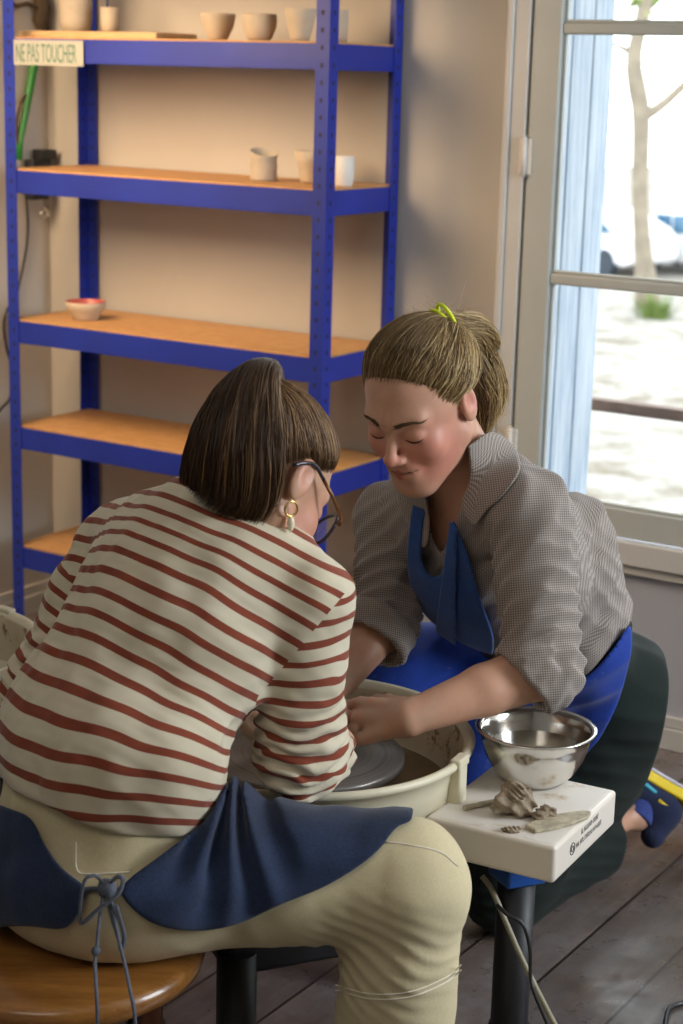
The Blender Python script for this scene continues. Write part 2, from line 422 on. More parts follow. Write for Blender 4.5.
# wooden hand rail outside the window
t = thing('hand_rail', 'brown wooden rail crossing outside the lower window pane', 'rail', RM(-1.95, WY + .45, .69), YAW)
MT['railwood'] = wood('dark_weathered_rail', (.10, .055, .045), (.20, .13, .10), 4, (1, 8, 8), .7)
zr = ROOM(AT(640, 409, 4.0))
bm = BM(); bx(bm, -.05, 1.2, -.02, .02, -.012, .018, .004); obj('rail_bar', bm, MT['railwood'], t)
for x in (.0, .42, 1.15):
    bm = BM(); tube(bm, [(x, 0, -.013), (x, 0, -.06), (x, -.09, -.09)], .008, 8); obj('rail_bracket', bm, MT['black'], t)
RAIL = t

# ------------------------------------------------------------------ light
w = bpy.data.worlds.new('sky'); SC.world = w; w.use_nodes = True; nt = w.node_tree; nt.nodes.clear()
o_ = nt.nodes.new('ShaderNodeOutputWorld'); b_ = nt.nodes.new('ShaderNodeBackground')
b_.inputs[0].default_value = (.93, .97, 1.0, 1); b_.inputs[1].default_value = 4.6
nt.links.new(b_.outputs[0], o_.inputs[0])
def area(name, loc, target, size, size_y, power, col, spread=None):
    l = bpy.data.lights.new(name, 'AREA'); l.shape = 'RECTANGLE'; l.size = size; l.size_y = size_y; l.energy = power; l.color = col
    if spread: l.spread = spread
    o = bpy.data.objects.new(name, l); COL.objects.link(o); o.location = loc
    o.rotation_euler = (Vector(target) - Vector(loc)).to_track_quat('-Z', 'Y').to_euler(); return o
# sky portal in the opening
pt = area('window_portal', RM(-1.36, WY + .33, 1.37), RM(-1.36, 0, 1.37), 1.1, 1.86, 1, (1, 1, 1)); pt.data.cycles.is_portal = True
# a second window of the room, off to the right
area('right_window_daylight', RM(1.5, 2.95, 1.5), RM(-1.8, 2.7, .7), 1.1, 1.7, 104, (.86, .93, 1.0))
# warm lamp in front of the rack's left end, then a soft fill
area('warm_rack_lamp', RM(-3.0, 2.45, 1.85), RM(-2.8, 3.6, .95), .7, .8, 15, (1, .71, .44), spread=R_(115))
area('warm_room_fill', RM(-.9, .3, 2.68), RM(-1.2, 2.2, .8), 1.2, 1.2, 12, (1, .90, .78))  # unseen warm fill, added to brighten the room and the faces
SC.view_settings.view_transform = 'Standard'; SC.view_settings.look = 'None'; SC.view_settings.gamma = 1
SC.view_settings.use_curve_mapping = False; SC.view_settings.exposure = 0
SC.cycles.use_denoising = True
SC.cycles.max_bounces = 8
# ------------------------------------------------------------------ shelving rack
RX0, RX1, RY0, RY1 = -3.203, -2.236, 3.382, 3.692
rack = thing('storage_rack', 'tall blue steel boltless shelving rack with orange fibreboard shelves against the wall', 'shelving', RM(RX0, RY0, 0), YAW)
RW, RDp = RX1 - RX0, RY1 - RY0
LEV = [1.835, 1.5591, 1.2395, .8604, .5836, .262]
def post(x, y, sx, sy):
    bm = BM(); T = .002; F = .036
    x0, x1 = (x, x + F) if sx > 0 else (x - F, x)
    y0, y1 = (y, y + F) if sy > 0 else (y - F, y)
    fx0, fx1 = (x, x + T) if sx > 0 else (x - T, x)
    fy0, fy1 = (y, y + T) if sy > 0 else (y - T, y)
    bx(bm, x0, x1, fy0, fy1, .0, 1.86); 
    bx(bm, fx0, fx1, (y + T) if sy > 0 else y0, y1 if sy > 0 else (y - T), .0, 1.86)
    k = 0; z = .05
    while z < 1.84:
        hx = x + sx * .019; hy = y + sy * .019
        for s_ in (0, 1):
            yy = (y - sy * .0006, y + sy * .0026) if s_ == 0 else None
            a, b = min(yy) if yy else 0, max(yy) if yy else 0
            if s_ == 0: bx(bm, hx - .0035, hx + .0035, a, b, z - .005, z + .005, mi=1)
            else:
                xx = sorted((x - sx * .0006, x + sx * .0026)); bx(bm, xx[0], xx[1], hy - .0035, hy + .0035, z - .005, z + .005, mi=1)
        z += .0375
    p = obj('post', bm, [MT['blue'], MT['hole']], rack)
    bm = BM(); bx(bm, min(x, x + sx * .04) - .002, max(x, x + sx * .04) + .002, min(y, y + sy * .04) - .002, max(y, y + sy * .04) + .002, -.0, .012, .002)
    obj('foot_cap', bm, MT['rubber'], p)
post(0, 0, 1, 1); post(RW, 0, -1, 1); post(0, RDp, 1, -1); post(RW, RDp, -1, -1)
for z in LEV:
    for y0, y1 in ((.0025, .016), (RDp - .016, RDp - .0025)):
        bm = BM(); front = y0 < .1
        ya, yb = (.0025, .0045) if front else (RDp - .0045, RDp - .0025)
        bx(bm, .0025, RW - .0025, ya, yb, z - .055, z, .0006, seg=1)
        bx(bm, .0025, RW - .0025, y0, y1, z - .0565, z - .055); 
        bx(bm, .0025, RW - .0025, y0 if not front else yb, y1 if front else ya, z - .0115, z - .010)
        obj('long_beam', bm, MT['blue'], rack)
    for x in (0, 1):
        xa, xb = (.0025, .0045) if x == 0 else (RW - .0045, RW - .0025)
        bm = BM(); bx(bm, xa, xb, .017, RDp - .017, z - .055, z, .0006, seg=1)
        bx(bm, (xa if x == 0 else xa - .010), (xb + .010 if x == 0 else xb), .017, RDp - .017, z - .0565, z - .055)
        obj('short_beam', bm, MT['blue'], rack)
    bm = BM(); bx(bm, .0055, RW - .0055, .0055, RDp - .0055, z - .0045, z + .0045, .001, seg=1)
    obj('shelf_board', bm, MT['mdf'], rack)
# handwritten notice
def text_mesh(txt, size, name, mat, loc, rot, sx=1.0, ext=.0003, parent=None, shear=0):
    cu = bpy.data.curves.new(name, 'FONT'); cu.body = txt; cu.size = size; cu.extrude = ext; cu.shear = shear
    tmp = bpy.data.objects.new('tmp', cu); COL.objects.link(tmp); bpy.context.view_layer.update()
    me = bpy.data.meshes.new_from_object(tmp.evaluated_get(bpy.context.evaluated_depsgraph_get())); bpy.data.objects.remove(tmp)
    o = obj(name, me, mat, parent); o.location = loc; o.rotation_euler = rot; o.scale = (sx, 1, 1); return o
sg = thing('paper_sign', 'strip of paper tape reading NE PAS TOUCHER on the front edge of the shelf', 'sign', RM(RX0 + .0, RY0 - .001, 1.558), YAW)
bm = BM(); bx(bm, .038, .262, -.0022, -.0005, -.062, -.002); obj('tape_strip', bm, MT['tape'], sg)
text_mesh('NE PAS TOUCHER', .062, 'lettering', MT['ink'], (.044, -.0024, -.054), (PI / 2, 0, 0), .39, parent=sg)

# pottery on the rack
def pot(name, label, cat, X, Y, z, prof, mat, group=None, wob=None, inner=None, t=.004, parts=None):
    """prof: outer profile [(r,z)] bottom to top; wall thickness t"""
    bm = BM()
    pr = [(max(.001, r), zz) for r, zz in prof]
    inn = [(max(.001, r - t), max(zz, prof[0][1] + t)) for r, zz in reversed(prof)]
    full = pr + [(pr[-1][0] - t / 2, pr[-1][1] + t * .3)] + inn
    lathe(bm, [(.001, prof[0][1])] + full + [(.001, prof[0][1] + t)], 40, wob=wob)
    if inner:
        n = len(pr) + 2
        for f in bm.faces:
            if len(f.verts) == 4:
                c = f.calc_center_median(); r = math.hypot(c.x, c.y)
                rr = np.interp(c.z, [p[1] for p in pr], [p[0] for p in pr]) if c.z <= pr[-1][1] else pr[-1][0]
                if (r < rr - t * .4) or c.z > pr[-1][1] - .004: f.material_index = 1
        mat = [mat, inner]
    group = group or 'clay pots on the rack shelves'
    o = obj(name, bm, mat, None, RM(X, Y, z), YAW); return tag(o, label, cat, group)
zs1, zs2, zs3 = 1.5591 + .0047, 1.2395 + .0047, .8604 + .0047
# board under the two left pots
wb = BM(); bx(wb, 0, .44, 0, .16, 0, .016, .002); o = obj('wooden_board', wb, MT['plank'], None, RM(-3.215, 3.45, zs1), YAW); tag(o, 'thin pale wooden board lying at the left end of the topmost visible shelf', 'board')
zb = zs1 + .0165
pot('clay_vase', 'wide grey clay vase standing on the thin wooden board at top left', 'vase', -3.095, 3.53, zb, [(.035, 0), (.040, .03), (.041, .08), (.036, .13), (.040, .17)], MT['pot2'])
pc = pot('clay_cup', 'small plain clay cup with a brush in it on the thin wooden board', 'cup', -2.985, 3.53, zb, [(.019, 0), (.022, .02), (.023, .058)], MT['pot'])
bm = BM(); tube(bm, [(0, 0, .006), (-.008, .0, .06), (-.012, .003, .12)], [.004, .004, .003], 8); o = obj('paint_brush', bm, MT['lid'], None, RM(-2.985, 3.53, zb), YAW); tag(o, 'dark blue handled brush standing in the small clay cup', 'brush')
pot('clay_bowl', 'rounded clay bowl, left of the two bowls on the top shelf', 'bowl', -2.629, 3.50, zs1, [(.019, 0), (.024, .006), (.036, .03), (.041, .055), (.0415, .060)], MT['pot'])
pot('clay_bowl', 'rounder fuller clay bowl beside the tapered cup on the top shelf', 'bowl', -2.510, 3.50, zs1, [(.022, 0), (.030, .008), (.039, .028), (.041, .045), (.040, .060)], MT['pot'])
pot('clay_tumbler', 'tapered clay tumbler on the top shelf next to the blue front post', 'cup', -2.395, 3.50, zs1, [(.020, 0), (.023, .01), (.032, .045), (.037, .072)], MT['pot'])
pot('clay_cup', 'straight clay cup half hidden behind the blue post on the top shelf', 'cup', -2.335, 3.56, zs1, [(.024, 0), (.026, .03), (.027, .072)], MT['pot'])
def slant(r, z, a): return r * (1 + .02 * math.sin(3 * a + z * 60)), z * (1 + .13 * math.cos(a - 2.6)) if z > .05 else z
pot('pinched_cup', 'grey pinched clay cup with a slanting rim on the second shelf', 'cup', -2.502, 3.515, zs2, [(.030, 0), (.033, .006), (.031, .02), (.033, .035), (.031, .05), (.034, .066)], MT['pot2'], wob=slant)
pot('clay_tumbler', 'flared clay tumbler on the second shelf beside the blue front post', 'cup', -2.385, 3.545, zs2, [(.024, 0), (.027, .008), (.036, .045), (.0415, .074)], MT['pot'])
pot('white_beaker', 'small white beaker on the second shelf, right of the blue front post', 'cup', -2.266, 3.50, zs2, [(.018, 0), (.021, .006), (.0235, .03), (.0235, .068)], MT['potwhite'])
pot('glazed_bowl', 'cream bowl with a dusty red inside alone on the third shelf', 'bowl', -3.045, 3.50, zs3, [(.034, 0), (.036, .012), (.044, .022), (.050, .032), (.052, .046)], MT['pot'], inner=MT['pink'], t=.005)

# green stem, bracket, cable on the left wall
def LW(px, py, off=.0):
    r = ray(px, py); X = XL + off; t = X / (r[0] * RD[0] + r[1] * RD[1]); P = EYEP + r * t; return Vector(P)
t = thing('bamboo_stem', 'green stem with a brown knotty fork hanging in the corner behind the rack', 'plant', LW(20, 160, .02))
b0 = Vector(t.location)
bm = BM(); tube(bm, [LW(x, y, .02) - b0 for x, y in ((43, 28), (38, 48), (33, 70), (26, 110), (20, 140), (19, 160))], [.012, .013, .012, .010, .009, .008], 10); obj('stem', bm, MT['stem'], t)
bm = BM(); tube(bm, crom([LW(x, y, .02) - b0 for x, y in ((40, 10), (28, 4), (16, 6), (6, -2))], 4), .006, 8); obj('twig', bm, MT['bark'], t)
bm = BM(); tube(bm, crom([LW(x, y, .02) - b0 for x, y in ((26, 95), (20, 105), (17, 125), (19, 150))], 4), .004, 8); obj('twig', bm, MT['bark'], t)
bm = BM(); tube(bm, [LW(x, y, .02) - b0 for x, y in ((44, 34), (40, 20), (42, 8), (38, -10), (36, -40))], [.012, .019, .022, .014, .012], 10)
obj('branch', bm, MT['bark'], t)
t = thing('wall_bracket', 'small black clamp bracket with a ring on the left wall behind the second shelf', 'bracket', LW(36, 178, .012), YAW)
bm = BM(); bx(bm, 0, .03, -.045, .02, -.055, -.03, .002); bx(bm, 0, .03, -.045, .03, -.03, .05, .002); bx(bm, 0, .035, -.01, .045, .05, .075, .002); obj('bracket_body', bm, MT['black'], t)
bm = BM(); tube(bm, [(.01, .02, -.055), (.01, .02, -.084)], .002, 6); obj('ring_link', bm, MT['steel'], t)
bm = BM(); rr = .013; tube(bm, [(.01, .02 + rr * math.sin(a), -.095 + rr * math.cos(a)) for a in np.linspace(0, 2 * PI, 20)], .003, 6, cap=False); obj('ring', bm, MT['steel'], t)
bm = BM()
cp = crom([LW(x, y, .008) for x, y in ((26, 196), (28, 220), (27, 245), (20, 282), (15, 300), (8, 308), (4, 325), (7, 350), (14, 372), (10, 398), (2, 408), (-10, 425))], 5)
b0 = cp[0]; tube(bm, [p - b0 for p in cp], .0035, 6); o = obj('wall_cable', bm, MT['cableblk'], None, Vector(b0)); tag(o, 'thin dark cable looping down the left wall behind the rack', 'cable')

# ------------------------------------------------------------------ potter's wheels
E1 = np.array([.476, .880]); E2 = np.array([-.880, .476])     # table axes (world): away, left
TYAW = math.atan2(-.476, .880)                                 # local x = -E2 (right), y = E1 (away)
PAN = Vector((-.042, 2.480, 0))
def wheel(loc, rz, label, pan_label, front):
    t = thing('pottery_wheel', label, 'pottery wheel', loc, rz, group='pottery wheels')
    # body (local frame: origin under the shaft)
    bm = BM(); prism(bm, [(-.15, -.17), (.17, -.17), (.19, -.15), (.19, .17), (.17, .19), (-.15, .19), (-.17, .17), (-.17, -.15)], .392, .452, bev=.008); obj('motor_housing', bm, MT['black'], t)
    bm = BM(); bx(bm, -.205, .120, -.240, .205, .318, .390, .008); obj('base_frame', bm, MT['black'], t)
    bm = BM(); prism(bm, [(-.13, -.17), (.13, -.17), (.17, -.13), (.17, .13), (.13, .17), (-.13, .17), (-.17, .13), (-.17, -.13)], .4525, .4635, bev=.003); obj('table_top', bm, MT['bluep'], t)
    for sx in (-.188, .237):
        for sy in (-.2235, .19):
            x, y = sx, sy
            bm = BM(); tube(bm, [(x, y, .0), (x, y, .350 if x < 0 and y < 0 else .3845)], .0275, 24); lg = obj('leg', bm, MT['black'], t)
            bm = BM(); lathe(bm, [(.032, 0), (.032, .02)], 24, (x, y, 0)); obj('rubber_foot', bm, MT['rubber'], lg)
            bm = BM(); lathe(bm, [(.0300, .14), (.0300, .155)], 24, (x, y, 0)); obj('leg_collar', bm, MT['rubber'], lg)
            if x < 0 and y < 0: continue
            bm = BM(); bx(bm, x - .031, x + .031, y - .031, y + .031, .385, .4455, .004); obj('leg_socket', bm, MT['bluep'], lg)
    # splash pan
    z0 = .464
    bm = BM(); prof = [(.06, z0 + .004), (.213, z0 + .004), (.222, z0 + .018), (.226, z0 + .06), (.230, z0 + .088), (.236, z0 + .097), (.243, z0 + .099), (.247, z0 + .093), (.245, z0 + .087), (.237, z0 + .084), (.233, z0 + .06), (.229, z0 + .01), (.220, z0 - .0), (.06, z0 - .0)]
    lathe(bm, prof, 96, close=True)
    for f in bm.faces:
        c = f.calc_center_median(); r = math.hypot(c.x, c.y)
        if r < .2285 and c.z > z0 + .003: f.material_index = 1
    pn = obj('splash_pan', bm, [MT['cream'], MT['splat']], t)
    for a in front:   # seams where the two half pans clip together
        bm = BM(); bx(bm, -.014, .014, .229, .2495, z0 + .0, z0 + .094, .003); bx(bm, -.020, .016, .2, .250, z0 + .0935, z0 + .1015, .003) if False else bx(bm, -.018, .018, .2335, .2505, z0 + .088, z0 + .1025, .003)
        for v in bm.verts: v.co = Matrix.Rotation(a, 4, 'Z') @ v.co
        obj('pan_clip', bm, MT['cream'], pn)
    bm = BM(); lathe(bm, [(.005, z0 + .008), (.216, z0 + .008), (.218, z0 + .0115), (.005, z0 + .012)], 64); obj('slip_puddle', bm, MT['slip'], pn)
    bm = BM(); lathe(bm, [(.028, .4640), (.028, z0 + .047)], 24); obj('shaft', bm, MT['steel'], t)
    hb = BM(); lathe(hb, [(.002, z0 + .0475), (.141, z0 + .0475), (.145, z0 + .052), (.145, z0 + .060), (.142, z0 + .063), (.002, z0 + .063)], 72); hd = obj('wheel_head', hb, MT['head'], t)
    return t
wrz = R_(23.6)
_sp = ATZ(450, 757, .563); SEAMA = math.atan2(_sp[1] - 2.480, _sp[0] + .042) - PI / 2 - wrz
W1 = wheel(PAN, wrz, 'pottery wheel with cream splash pan being used between the two women', '', [SEAMA, SEAMA + PI])
SEAM = W1
wheel(AT(-105, 655, 2.84) * [1, 1, 0], .4, "pottery wheel with cream pan behind the striped woman's left elbow, nearest the rack", '', [R_(-38) - .4, R_(142)])
# cup of water in the far wheel's pan
P2 = AT(-105, 655, 2.84)
c2 = P2 * [1, 1, 0] + [0, 0, .4765]
q = ATZ(2, 688, .50)
pp = BM(); lathe(pp, [(.001, 0), (.028, 0), (.031, .004), (.033, .045), (.030, .0455), (.028, .006), (.001, .005)], 32)
o = obj('plastic_tub', pp, MT['cream'], None, (q[0] - .02, q[1] + .04, .4775)); tag(o, 'small pale round tub standing inside the pan of the wheel nearest the rack', 'tub')
# clay lump on the wheel
CX, CY = PAN.x, PAN.y
# side table plate with printed logo
bm = BM(); prism(bm, [(-.195, 0.0), (0, 0), (0, .235), (-.195, .235)], .446, .5, bev=.006); tp = obj('side_tray', bm, MT['whitep'], W1)
tp['label'] = 'white square side tray clipped beside the pan'
tp.matrix_basis = (Matrix.Translation(PAN) @ Matrix.Rotation(wrz, 4, 'Z')).inverted() @ Matrix.Translation((.298, 2.223, 0)) @ Matrix.Rotation(TYAW, 4, 'Z')
bm = BM(); bx(bm, -.187, -.008, .008, .227, .49, .5004, .0002, seg=1); obj('top_surface', bm, MT['whitetop'], tp)
rt = (PI / 2, 0, PI / 2)
rp = random.Random(4)
for y0_, z0_, n_ in ((.096, .4835, 14), (.078, .4695, 19)):    # two blurred lines of tiny print, too small to read
    bm = BM(); y_ = y0_
    for k in range(n_):
        w_ = rp.uniform(.0028, .0046)
        bx(bm, .0001, .0005, y_, y_ + .0009, z0_, z0_ + .0072); zz_ = z0_ + rp.choice((0, .0031, .0062)); bx(bm, .0001, .0005, y_ + .001, y_ + w_ - .0006, zz_, zz_ + .001)
        y_ += w_ + (.003 if rp.random() < .15 else .0008)
    obj('printed_text', bm, MT['inkblk'], tp)
bm = BM()
tube(bm, [(.0003, .064 + (.0085 if k < 24 else .004) * math.cos(a), .474 + (.0085 if k < 24 else .004) * math.sin(a)) for k, a in enumerate(np.linspace(0, 4 * PI, 48))], .0007, 6, cap=False)
obj('printed_logo', bm, MT['inkblk'], tp)
# steel bowl with cloudy water
bc = ATZ(534, 783, .5)
pr_s = 1.05
bowl = thing('mixing_bowl', 'stainless steel mixing bowl of cloudy water on the white side tray', 'bowl', (bc[0], bc[1] + .012, .5007))
pr_ = [(.001, 0), (.036, 0), (.044, .003), (.058, .018), (.069, .038), (.0755, .060), (.078, .074), (.084, .0765), (.0842, .0782), (.0775, .0775), (.0745, .073), (.072, .060), (.0655, .039), (.055, .020), (.042, .0055), (.001, .004)]
bm = BM(); lathe(bm, [(a * 1.05, b * 1.05) for a, b in pr_], 72); obj('bowl_shell', bm, MT['steel'], bowl)
bm = BM(); lathe(bm, [(.001, .048), (.0705, .048), (.0715, .0495), (.001, .0498)], 56); obj('cloudy_water', bm, MT['water'], bowl)
# cables
bm = BM(); c = crom([AT(482, 876, 2.36), AT(492, 890, 2.35), AT(505, 920, 2.33), AT(520, 955, 2.31), AT(537, 990, 2.29), AT(560, 1035, 2.25)], 6); tube(bm, [p - c[0] for p in c], .0042, 8)
o = obj('power_cable', bm, MT['cablegrey'], None, Vector(c[0])); tag(o, 'grey beige cable hanging down beside the black leg under the white side tray', 'cable')
bm = BM(); c = crom([AT(497, 905, 2.30), AT(508, 915, 2.285), AT(523, 925, 2.28), AT(530, 950, 2.275), AT(532, 985, 2.27), AT(552, 1035, 2.2)], 6); tube(bm, [p - c[0] for p in c], .0028, 8)
o = obj('power_cable', bm, MT['cableblk'], None, Vector(c[0])); tag(o, 'thin black cable looped over the grey one at the leg', 'cable')
bm = BM(); c = crom([ATZ(664, 1040, .005), ATZ(666, 1020, .005), ATZ(670, 1008, .005), ATZ(683, 1003, .005), ATZ(705, 1000, .005)], 6); tube(bm, [p - c[0] for p in c], .0042, 8)
o = obj('floor_cable', bm, MT['cableblk'], None, Vector(c[0])); tag(o, 'black cable curling on the floor in the bottom right corner', 'cable')
# stool
st = thing('round_stool', 'round varnished wooden stool under the woman in the striped sweater', 'stool', (-.345, 2.085, 0))
bm = BM(); lathe(bm, [(.001, .388), (.172, .388), (.183, .393), (.186, .404), (.183, .415), (.174, .420), (.001, .420)], 72); obj('seat', bm, MT['stoolwood'], st)
for k in range(4):
    a = R_(28 + 90 * k); c, s_ = math.cos(a), math.sin(a)
    bm = BM(); tube(bm, [(.145 * c, .145 * s_, 0), (.115 * c, .115 * s_, .388)], [.014, .019], 16); obj('leg', bm, MT['stoolleg'], st)
bm = BM(); tube(bm, [(.136 * math.cos(a), .136 * math.sin(a), .13) for a in np.linspace(0, 2 * PI, 33)], .008, 8, cap=False); obj('foot_ring', bm, MT['stoolleg'], st)
# ------------------------------------------------------------------ implicit surface tools
F32 = np.float32
def A_(v): return np.array(v, F32)
def cap(P, a, b, ra, rb):
    a = A_(a); ba = A_(b) - a; pa = P - a
    t = np.clip(pa @ ba / F32(ba @ ba + 1e-12), 0, 1)
    return np.sqrt(((pa - t[:, None] * ba) ** 2).sum(1)) - (F32(ra) + t * F32(rb - ra))
def ell(P, c, r, M=None):
    q = P - A_(c)
    if M is not None: q = q @ np.asarray(M, F32)          # columns of M = axes
    r = A_(r); k0 = np.sqrt(((q / r) ** 2).sum(1)); k1 = np.sqrt(((q / (r * r)) ** 2).sum(1))
    return k0 * (k0 - 1) / np.maximum(k1, 1e-6)
def smin(a, b, k):
    h = np.clip(.5 + .5 * (b - a) / k, 0, 1); return b + (a - b) * h - k * h * (1 - h)
def smax(a, b, k): return -smin(-a, -b, k)
def chain(P, pts, rs, k=.01):
    d = None
    for i in range(len(pts) - 1):
        e = cap(P, pts[i], pts[i + 1], rs[i], rs[i + 1]); d = e if d is None else smin(d, e, k)
    return d
def wav(P, sx, seed=0, oct=2):
    r = np.random.default_rng(seed); out = 0; a = 1
    for o in range(oct):
        K = r.normal(size=(4, 3)) * (2 ** o)
        q = P / F32(sx)
        w = np.sin(q @ A_(K[0]) + 1.5 * np.sin(q @ A_(K[1]))) + np.sin(q @ A_(K[2]) + 1.5 * np.sin(q @ A_(K[3]) + 1))
        out = out + a * w * .5; a *= .5
    return out
def fold(P, d1, wl, seed=0, warp=.35):
    """ridged folds travelling along direction d1 with wavelength wl"""
    ph = (P @ A_(d1)) * F32(2 * PI / wl) + warp * 6 * wav(P, wl * 1.6, seed, 1)
    return .6 - np.sqrt(np.sin(ph) ** 2 + .04)
def blk(lo, hi, h, f, B=6, pad=1.9):
    lo = np.array(lo, float); hi = np.array(hi, float)
    n = np.ceil((hi - lo) / h / B).astype(int); N = n * B + 1
    g = [lo[i] + np.arange(n[i] + 1) * h * B for i in range(3)]
    bc = [lo[i] + (np.arange(n[i]) + .5) * h * B for i in range(3)]
    X, Y, Z = np.meshgrid(*bc, indexing='ij'); C = np.stack([X, Y, Z], -1).reshape(-1, 3).astype(F32)
    v = f(C); rad = h * B * .87
    near = np.abs(v) < rad * pad
    V = np.empty(N, F32); sg = np.where(v < 0, -1, 1).astype(F32).reshape(n)
    V[:] = 1
    up = np.repeat(np.repeat(np.repeat(sg, B, 0), B, 1), B, 2); V[:-1, :-1, :-1] = up; V[-1] = 1; V[:, -1] = 1; V[:, :, -1] = 1
    ids = np.argwhere(near.reshape(n)); o = np.arange(B + 1)
    ox, oy, oz = np.meshgrid(o, o, o, indexing='ij'); off = np.stack([ox, oy, oz], -1).reshape(-1, 3)
    CH = 2500
    for s in range(0, len(ids), CH):
        ii = (ids[s:s + CH, None, :] * B + off[None]).reshape(-1, 3)
        P = (lo + ii * h).astype(F32)
        V[ii[:, 0], ii[:, 1], ii[:, 2]] = f(P)
    return lo, V
def nets(lo, V, h):
    ins = V < 0
    cnt = np.zeros(tuple(s - 1 for s in V.shape), np.int8)
    for dx in (0, 1):
        for dy in (0, 1):
            for dz in (0, 1): cnt += ins[dx:dx + cnt.shape[0], dy:dy + cnt.shape[1], dz:dz + cnt.shape[2]]
    cells = np.argwhere((cnt > 0) & (cnt < 8)); idx = np.full(cnt.shape, -1, np.int32)
    idx[cells[:, 0], cells[:, 1], cells[:, 2]] = np.arange(len(cells))
    acc = np.zeros((len(cells), 3)); w = np.zeros(len(cells))
    cs = [(x, y, z) for x in (0, 1) for y in (0, 1) for z in (0, 1)]
    val = {c: V[cells[:, 0] + c[0], cells[:, 1] + c[1], cells[:, 2] + c[2]] for c in cs}
    for c in cs:
        for ax in range(3):
            if c[ax]: continue
            d = list(c); d[ax] = 1; d = tuple(d); a = val[c]; b = val[d]; m = (a < 0) != (b < 0)
            t = np.where(m, a / np.where(m, a - b, 1), 0); p = np.tile(np.array(c, float), (len(cells), 1)); p[:, ax] += t
            acc[m] += p[m]; w[m] += 1
    verts = lo + (cells + acc / w[:, None]) * h
    quads = []
    for ax in range(3):
        a = [slice(None)] * 3; b = [slice(None)] * 3; a[ax] = slice(0, -1); b[ax] = slice(1, None)
        e = np.argwhere(ins[tuple(a)] != ins[tuple(b)])
        u, v = [(1, 2), (2, 0), (0, 1)][ax]
        ok = (e[:, u] > 0) & (e[:, v] > 0) & (e[:, u] < cnt.shape[u]) & (e[:, v] < cnt.shape[v]) & (e[:, ax] < cnt.shape[ax]); e = e[ok]
        q = []
        for du, dv in ((0, 0), (-1, 0), (-1, -1), (0, -1)):
            t = e.copy(); t[:, u] += du; t[:, v] += dv; q.append(idx[t[:, 0], t[:, 1], t[:, 2]])
        q = np.stack(q, 1); fl = ins[e[:, 0], e[:, 1], e[:, 2]]
        q[~fl] = q[~fl][:, ::-1]; quads.append(q[(q >= 0).all(1)])
    return verts, np.concatenate(quads)
def mesh_np(name, verts, faces):
    me = bpy.data.meshes.new(name); k = faces.shape[1]
    me.vertices.add(len(verts)); me.vertices.foreach_set('co', np.asarray(verts, F32).ravel())
    me.loops.add(len(faces) * k); me.loops.foreach_set('vertex_index', faces.astype(np.int32).ravel())
    me.polygons.add(len(faces)); me.polygons.foreach_set('loop_start', np.arange(len(faces), dtype=np.int32) * k)
    me.polygons.foreach_set('use_smooth', [True] * len(faces)); me.update(calc_edges=True); me.validate(); return me
def wloc(o):
    b = np.zeros(3)
    while o is not None: b = b + np.array(o.location); o = o.parent
    return b
def implicit(name, f, lo, hi, h, mat, parent, attrs=None, keep=None, relax=0):
    l, V = blk(lo, hi, h, f); v, q = nets(l, V, h)
    if relax:
        e = np.concatenate([q[:, [0, 1]], q[:, [1, 2]], q[:, [2, 3]], q[:, [3, 0]]]); e = np.concatenate([e, e[:, ::-1]])
        for _ in range(relax):
            s = np.zeros_like(v); c = np.zeros(len(v)); np.add.at(s, e[:, 0], v[e[:, 1]]); np.add.at(c, e[:, 0], 1); v = v * .5 + s / c[:, None] * .5
    # keep only large connected shells
    n = len(v); lab = np.arange(n)
    e = np.concatenate([q[:, [0, 1]], q[:, [1, 2]], q[:, [2, 3]]])
    while True:
        m = np.minimum(lab[e[:, 0]], lab[e[:, 1]]); nl = lab.copy(); np.minimum.at(nl, e[:, 0], m); np.minimum.at(nl, e[:, 1], m); nl = nl[nl]
        if (nl == lab).all(): break
        lab = nl
    u, c = np.unique(lab, return_counts=True); big = set(u[c > (keep or .03) * n]) if keep != 0 else set(u)
    kv = np.isin(lab, list(big)); mp = np.cumsum(kv) - 1; q = mp[q[kv[q[:, 0]]]]; v = v[kv]
    base = wloc(parent)
    me = mesh_np(name, v - base, q)
    for k, fn in (attrs or {}).items():
        a = me.attributes.new(k, 'FLOAT', 'POINT'); a.data.foreach_set('value', np.asarray(fn(v.astype(F32)), F32))
    o = obj(name, me, mat, parent); return o
def pxy(P):
    q = (P - EYEP.astype(F32)) @ CR.T.astype(F32)
    return 341.5 + FPX * q[:, 0] / q[:, 1], 512 - FPX * q[:, 2] / q[:, 1], q[:, 1]
def polyd(P, poly, smooth=True):
    """signed distance (metres, negative inside) of the view line of P to an outline"""
    x, y, dep = pxy(P); pts = np.array(crom(list(poly) + [poly[0]], 4) if smooth else poly, F32); n = len(pts) - (1 if smooth else 0)
    pts = pts[:n, :2]
    d = np.full(len(P), 1e9, F32); inside = np.zeros(len(P), bool)
    for i in range(n):
        a = pts[i]; b = pts[(i + 1) % n]; e = b - a; wx = x - a[0]; wy = y - a[1]
        t = np.clip((wx * e[0] + wy * e[1]) / (e @ e + 1e-9), 0, 1)
        d = np.minimum(d, (wx - t * e[0]) ** 2 + (wy - t * e[1]) ** 2)
        c = ((a[1] > y) != (b[1] > y)) & (x < (b[0] - a[0]) * (y - a[1]) / (b[1] - a[1] + 1e-9) + a[0]); inside ^= c
    d = np.sqrt(d) * dep / F32(FPX); return np.where(inside, -d, d)
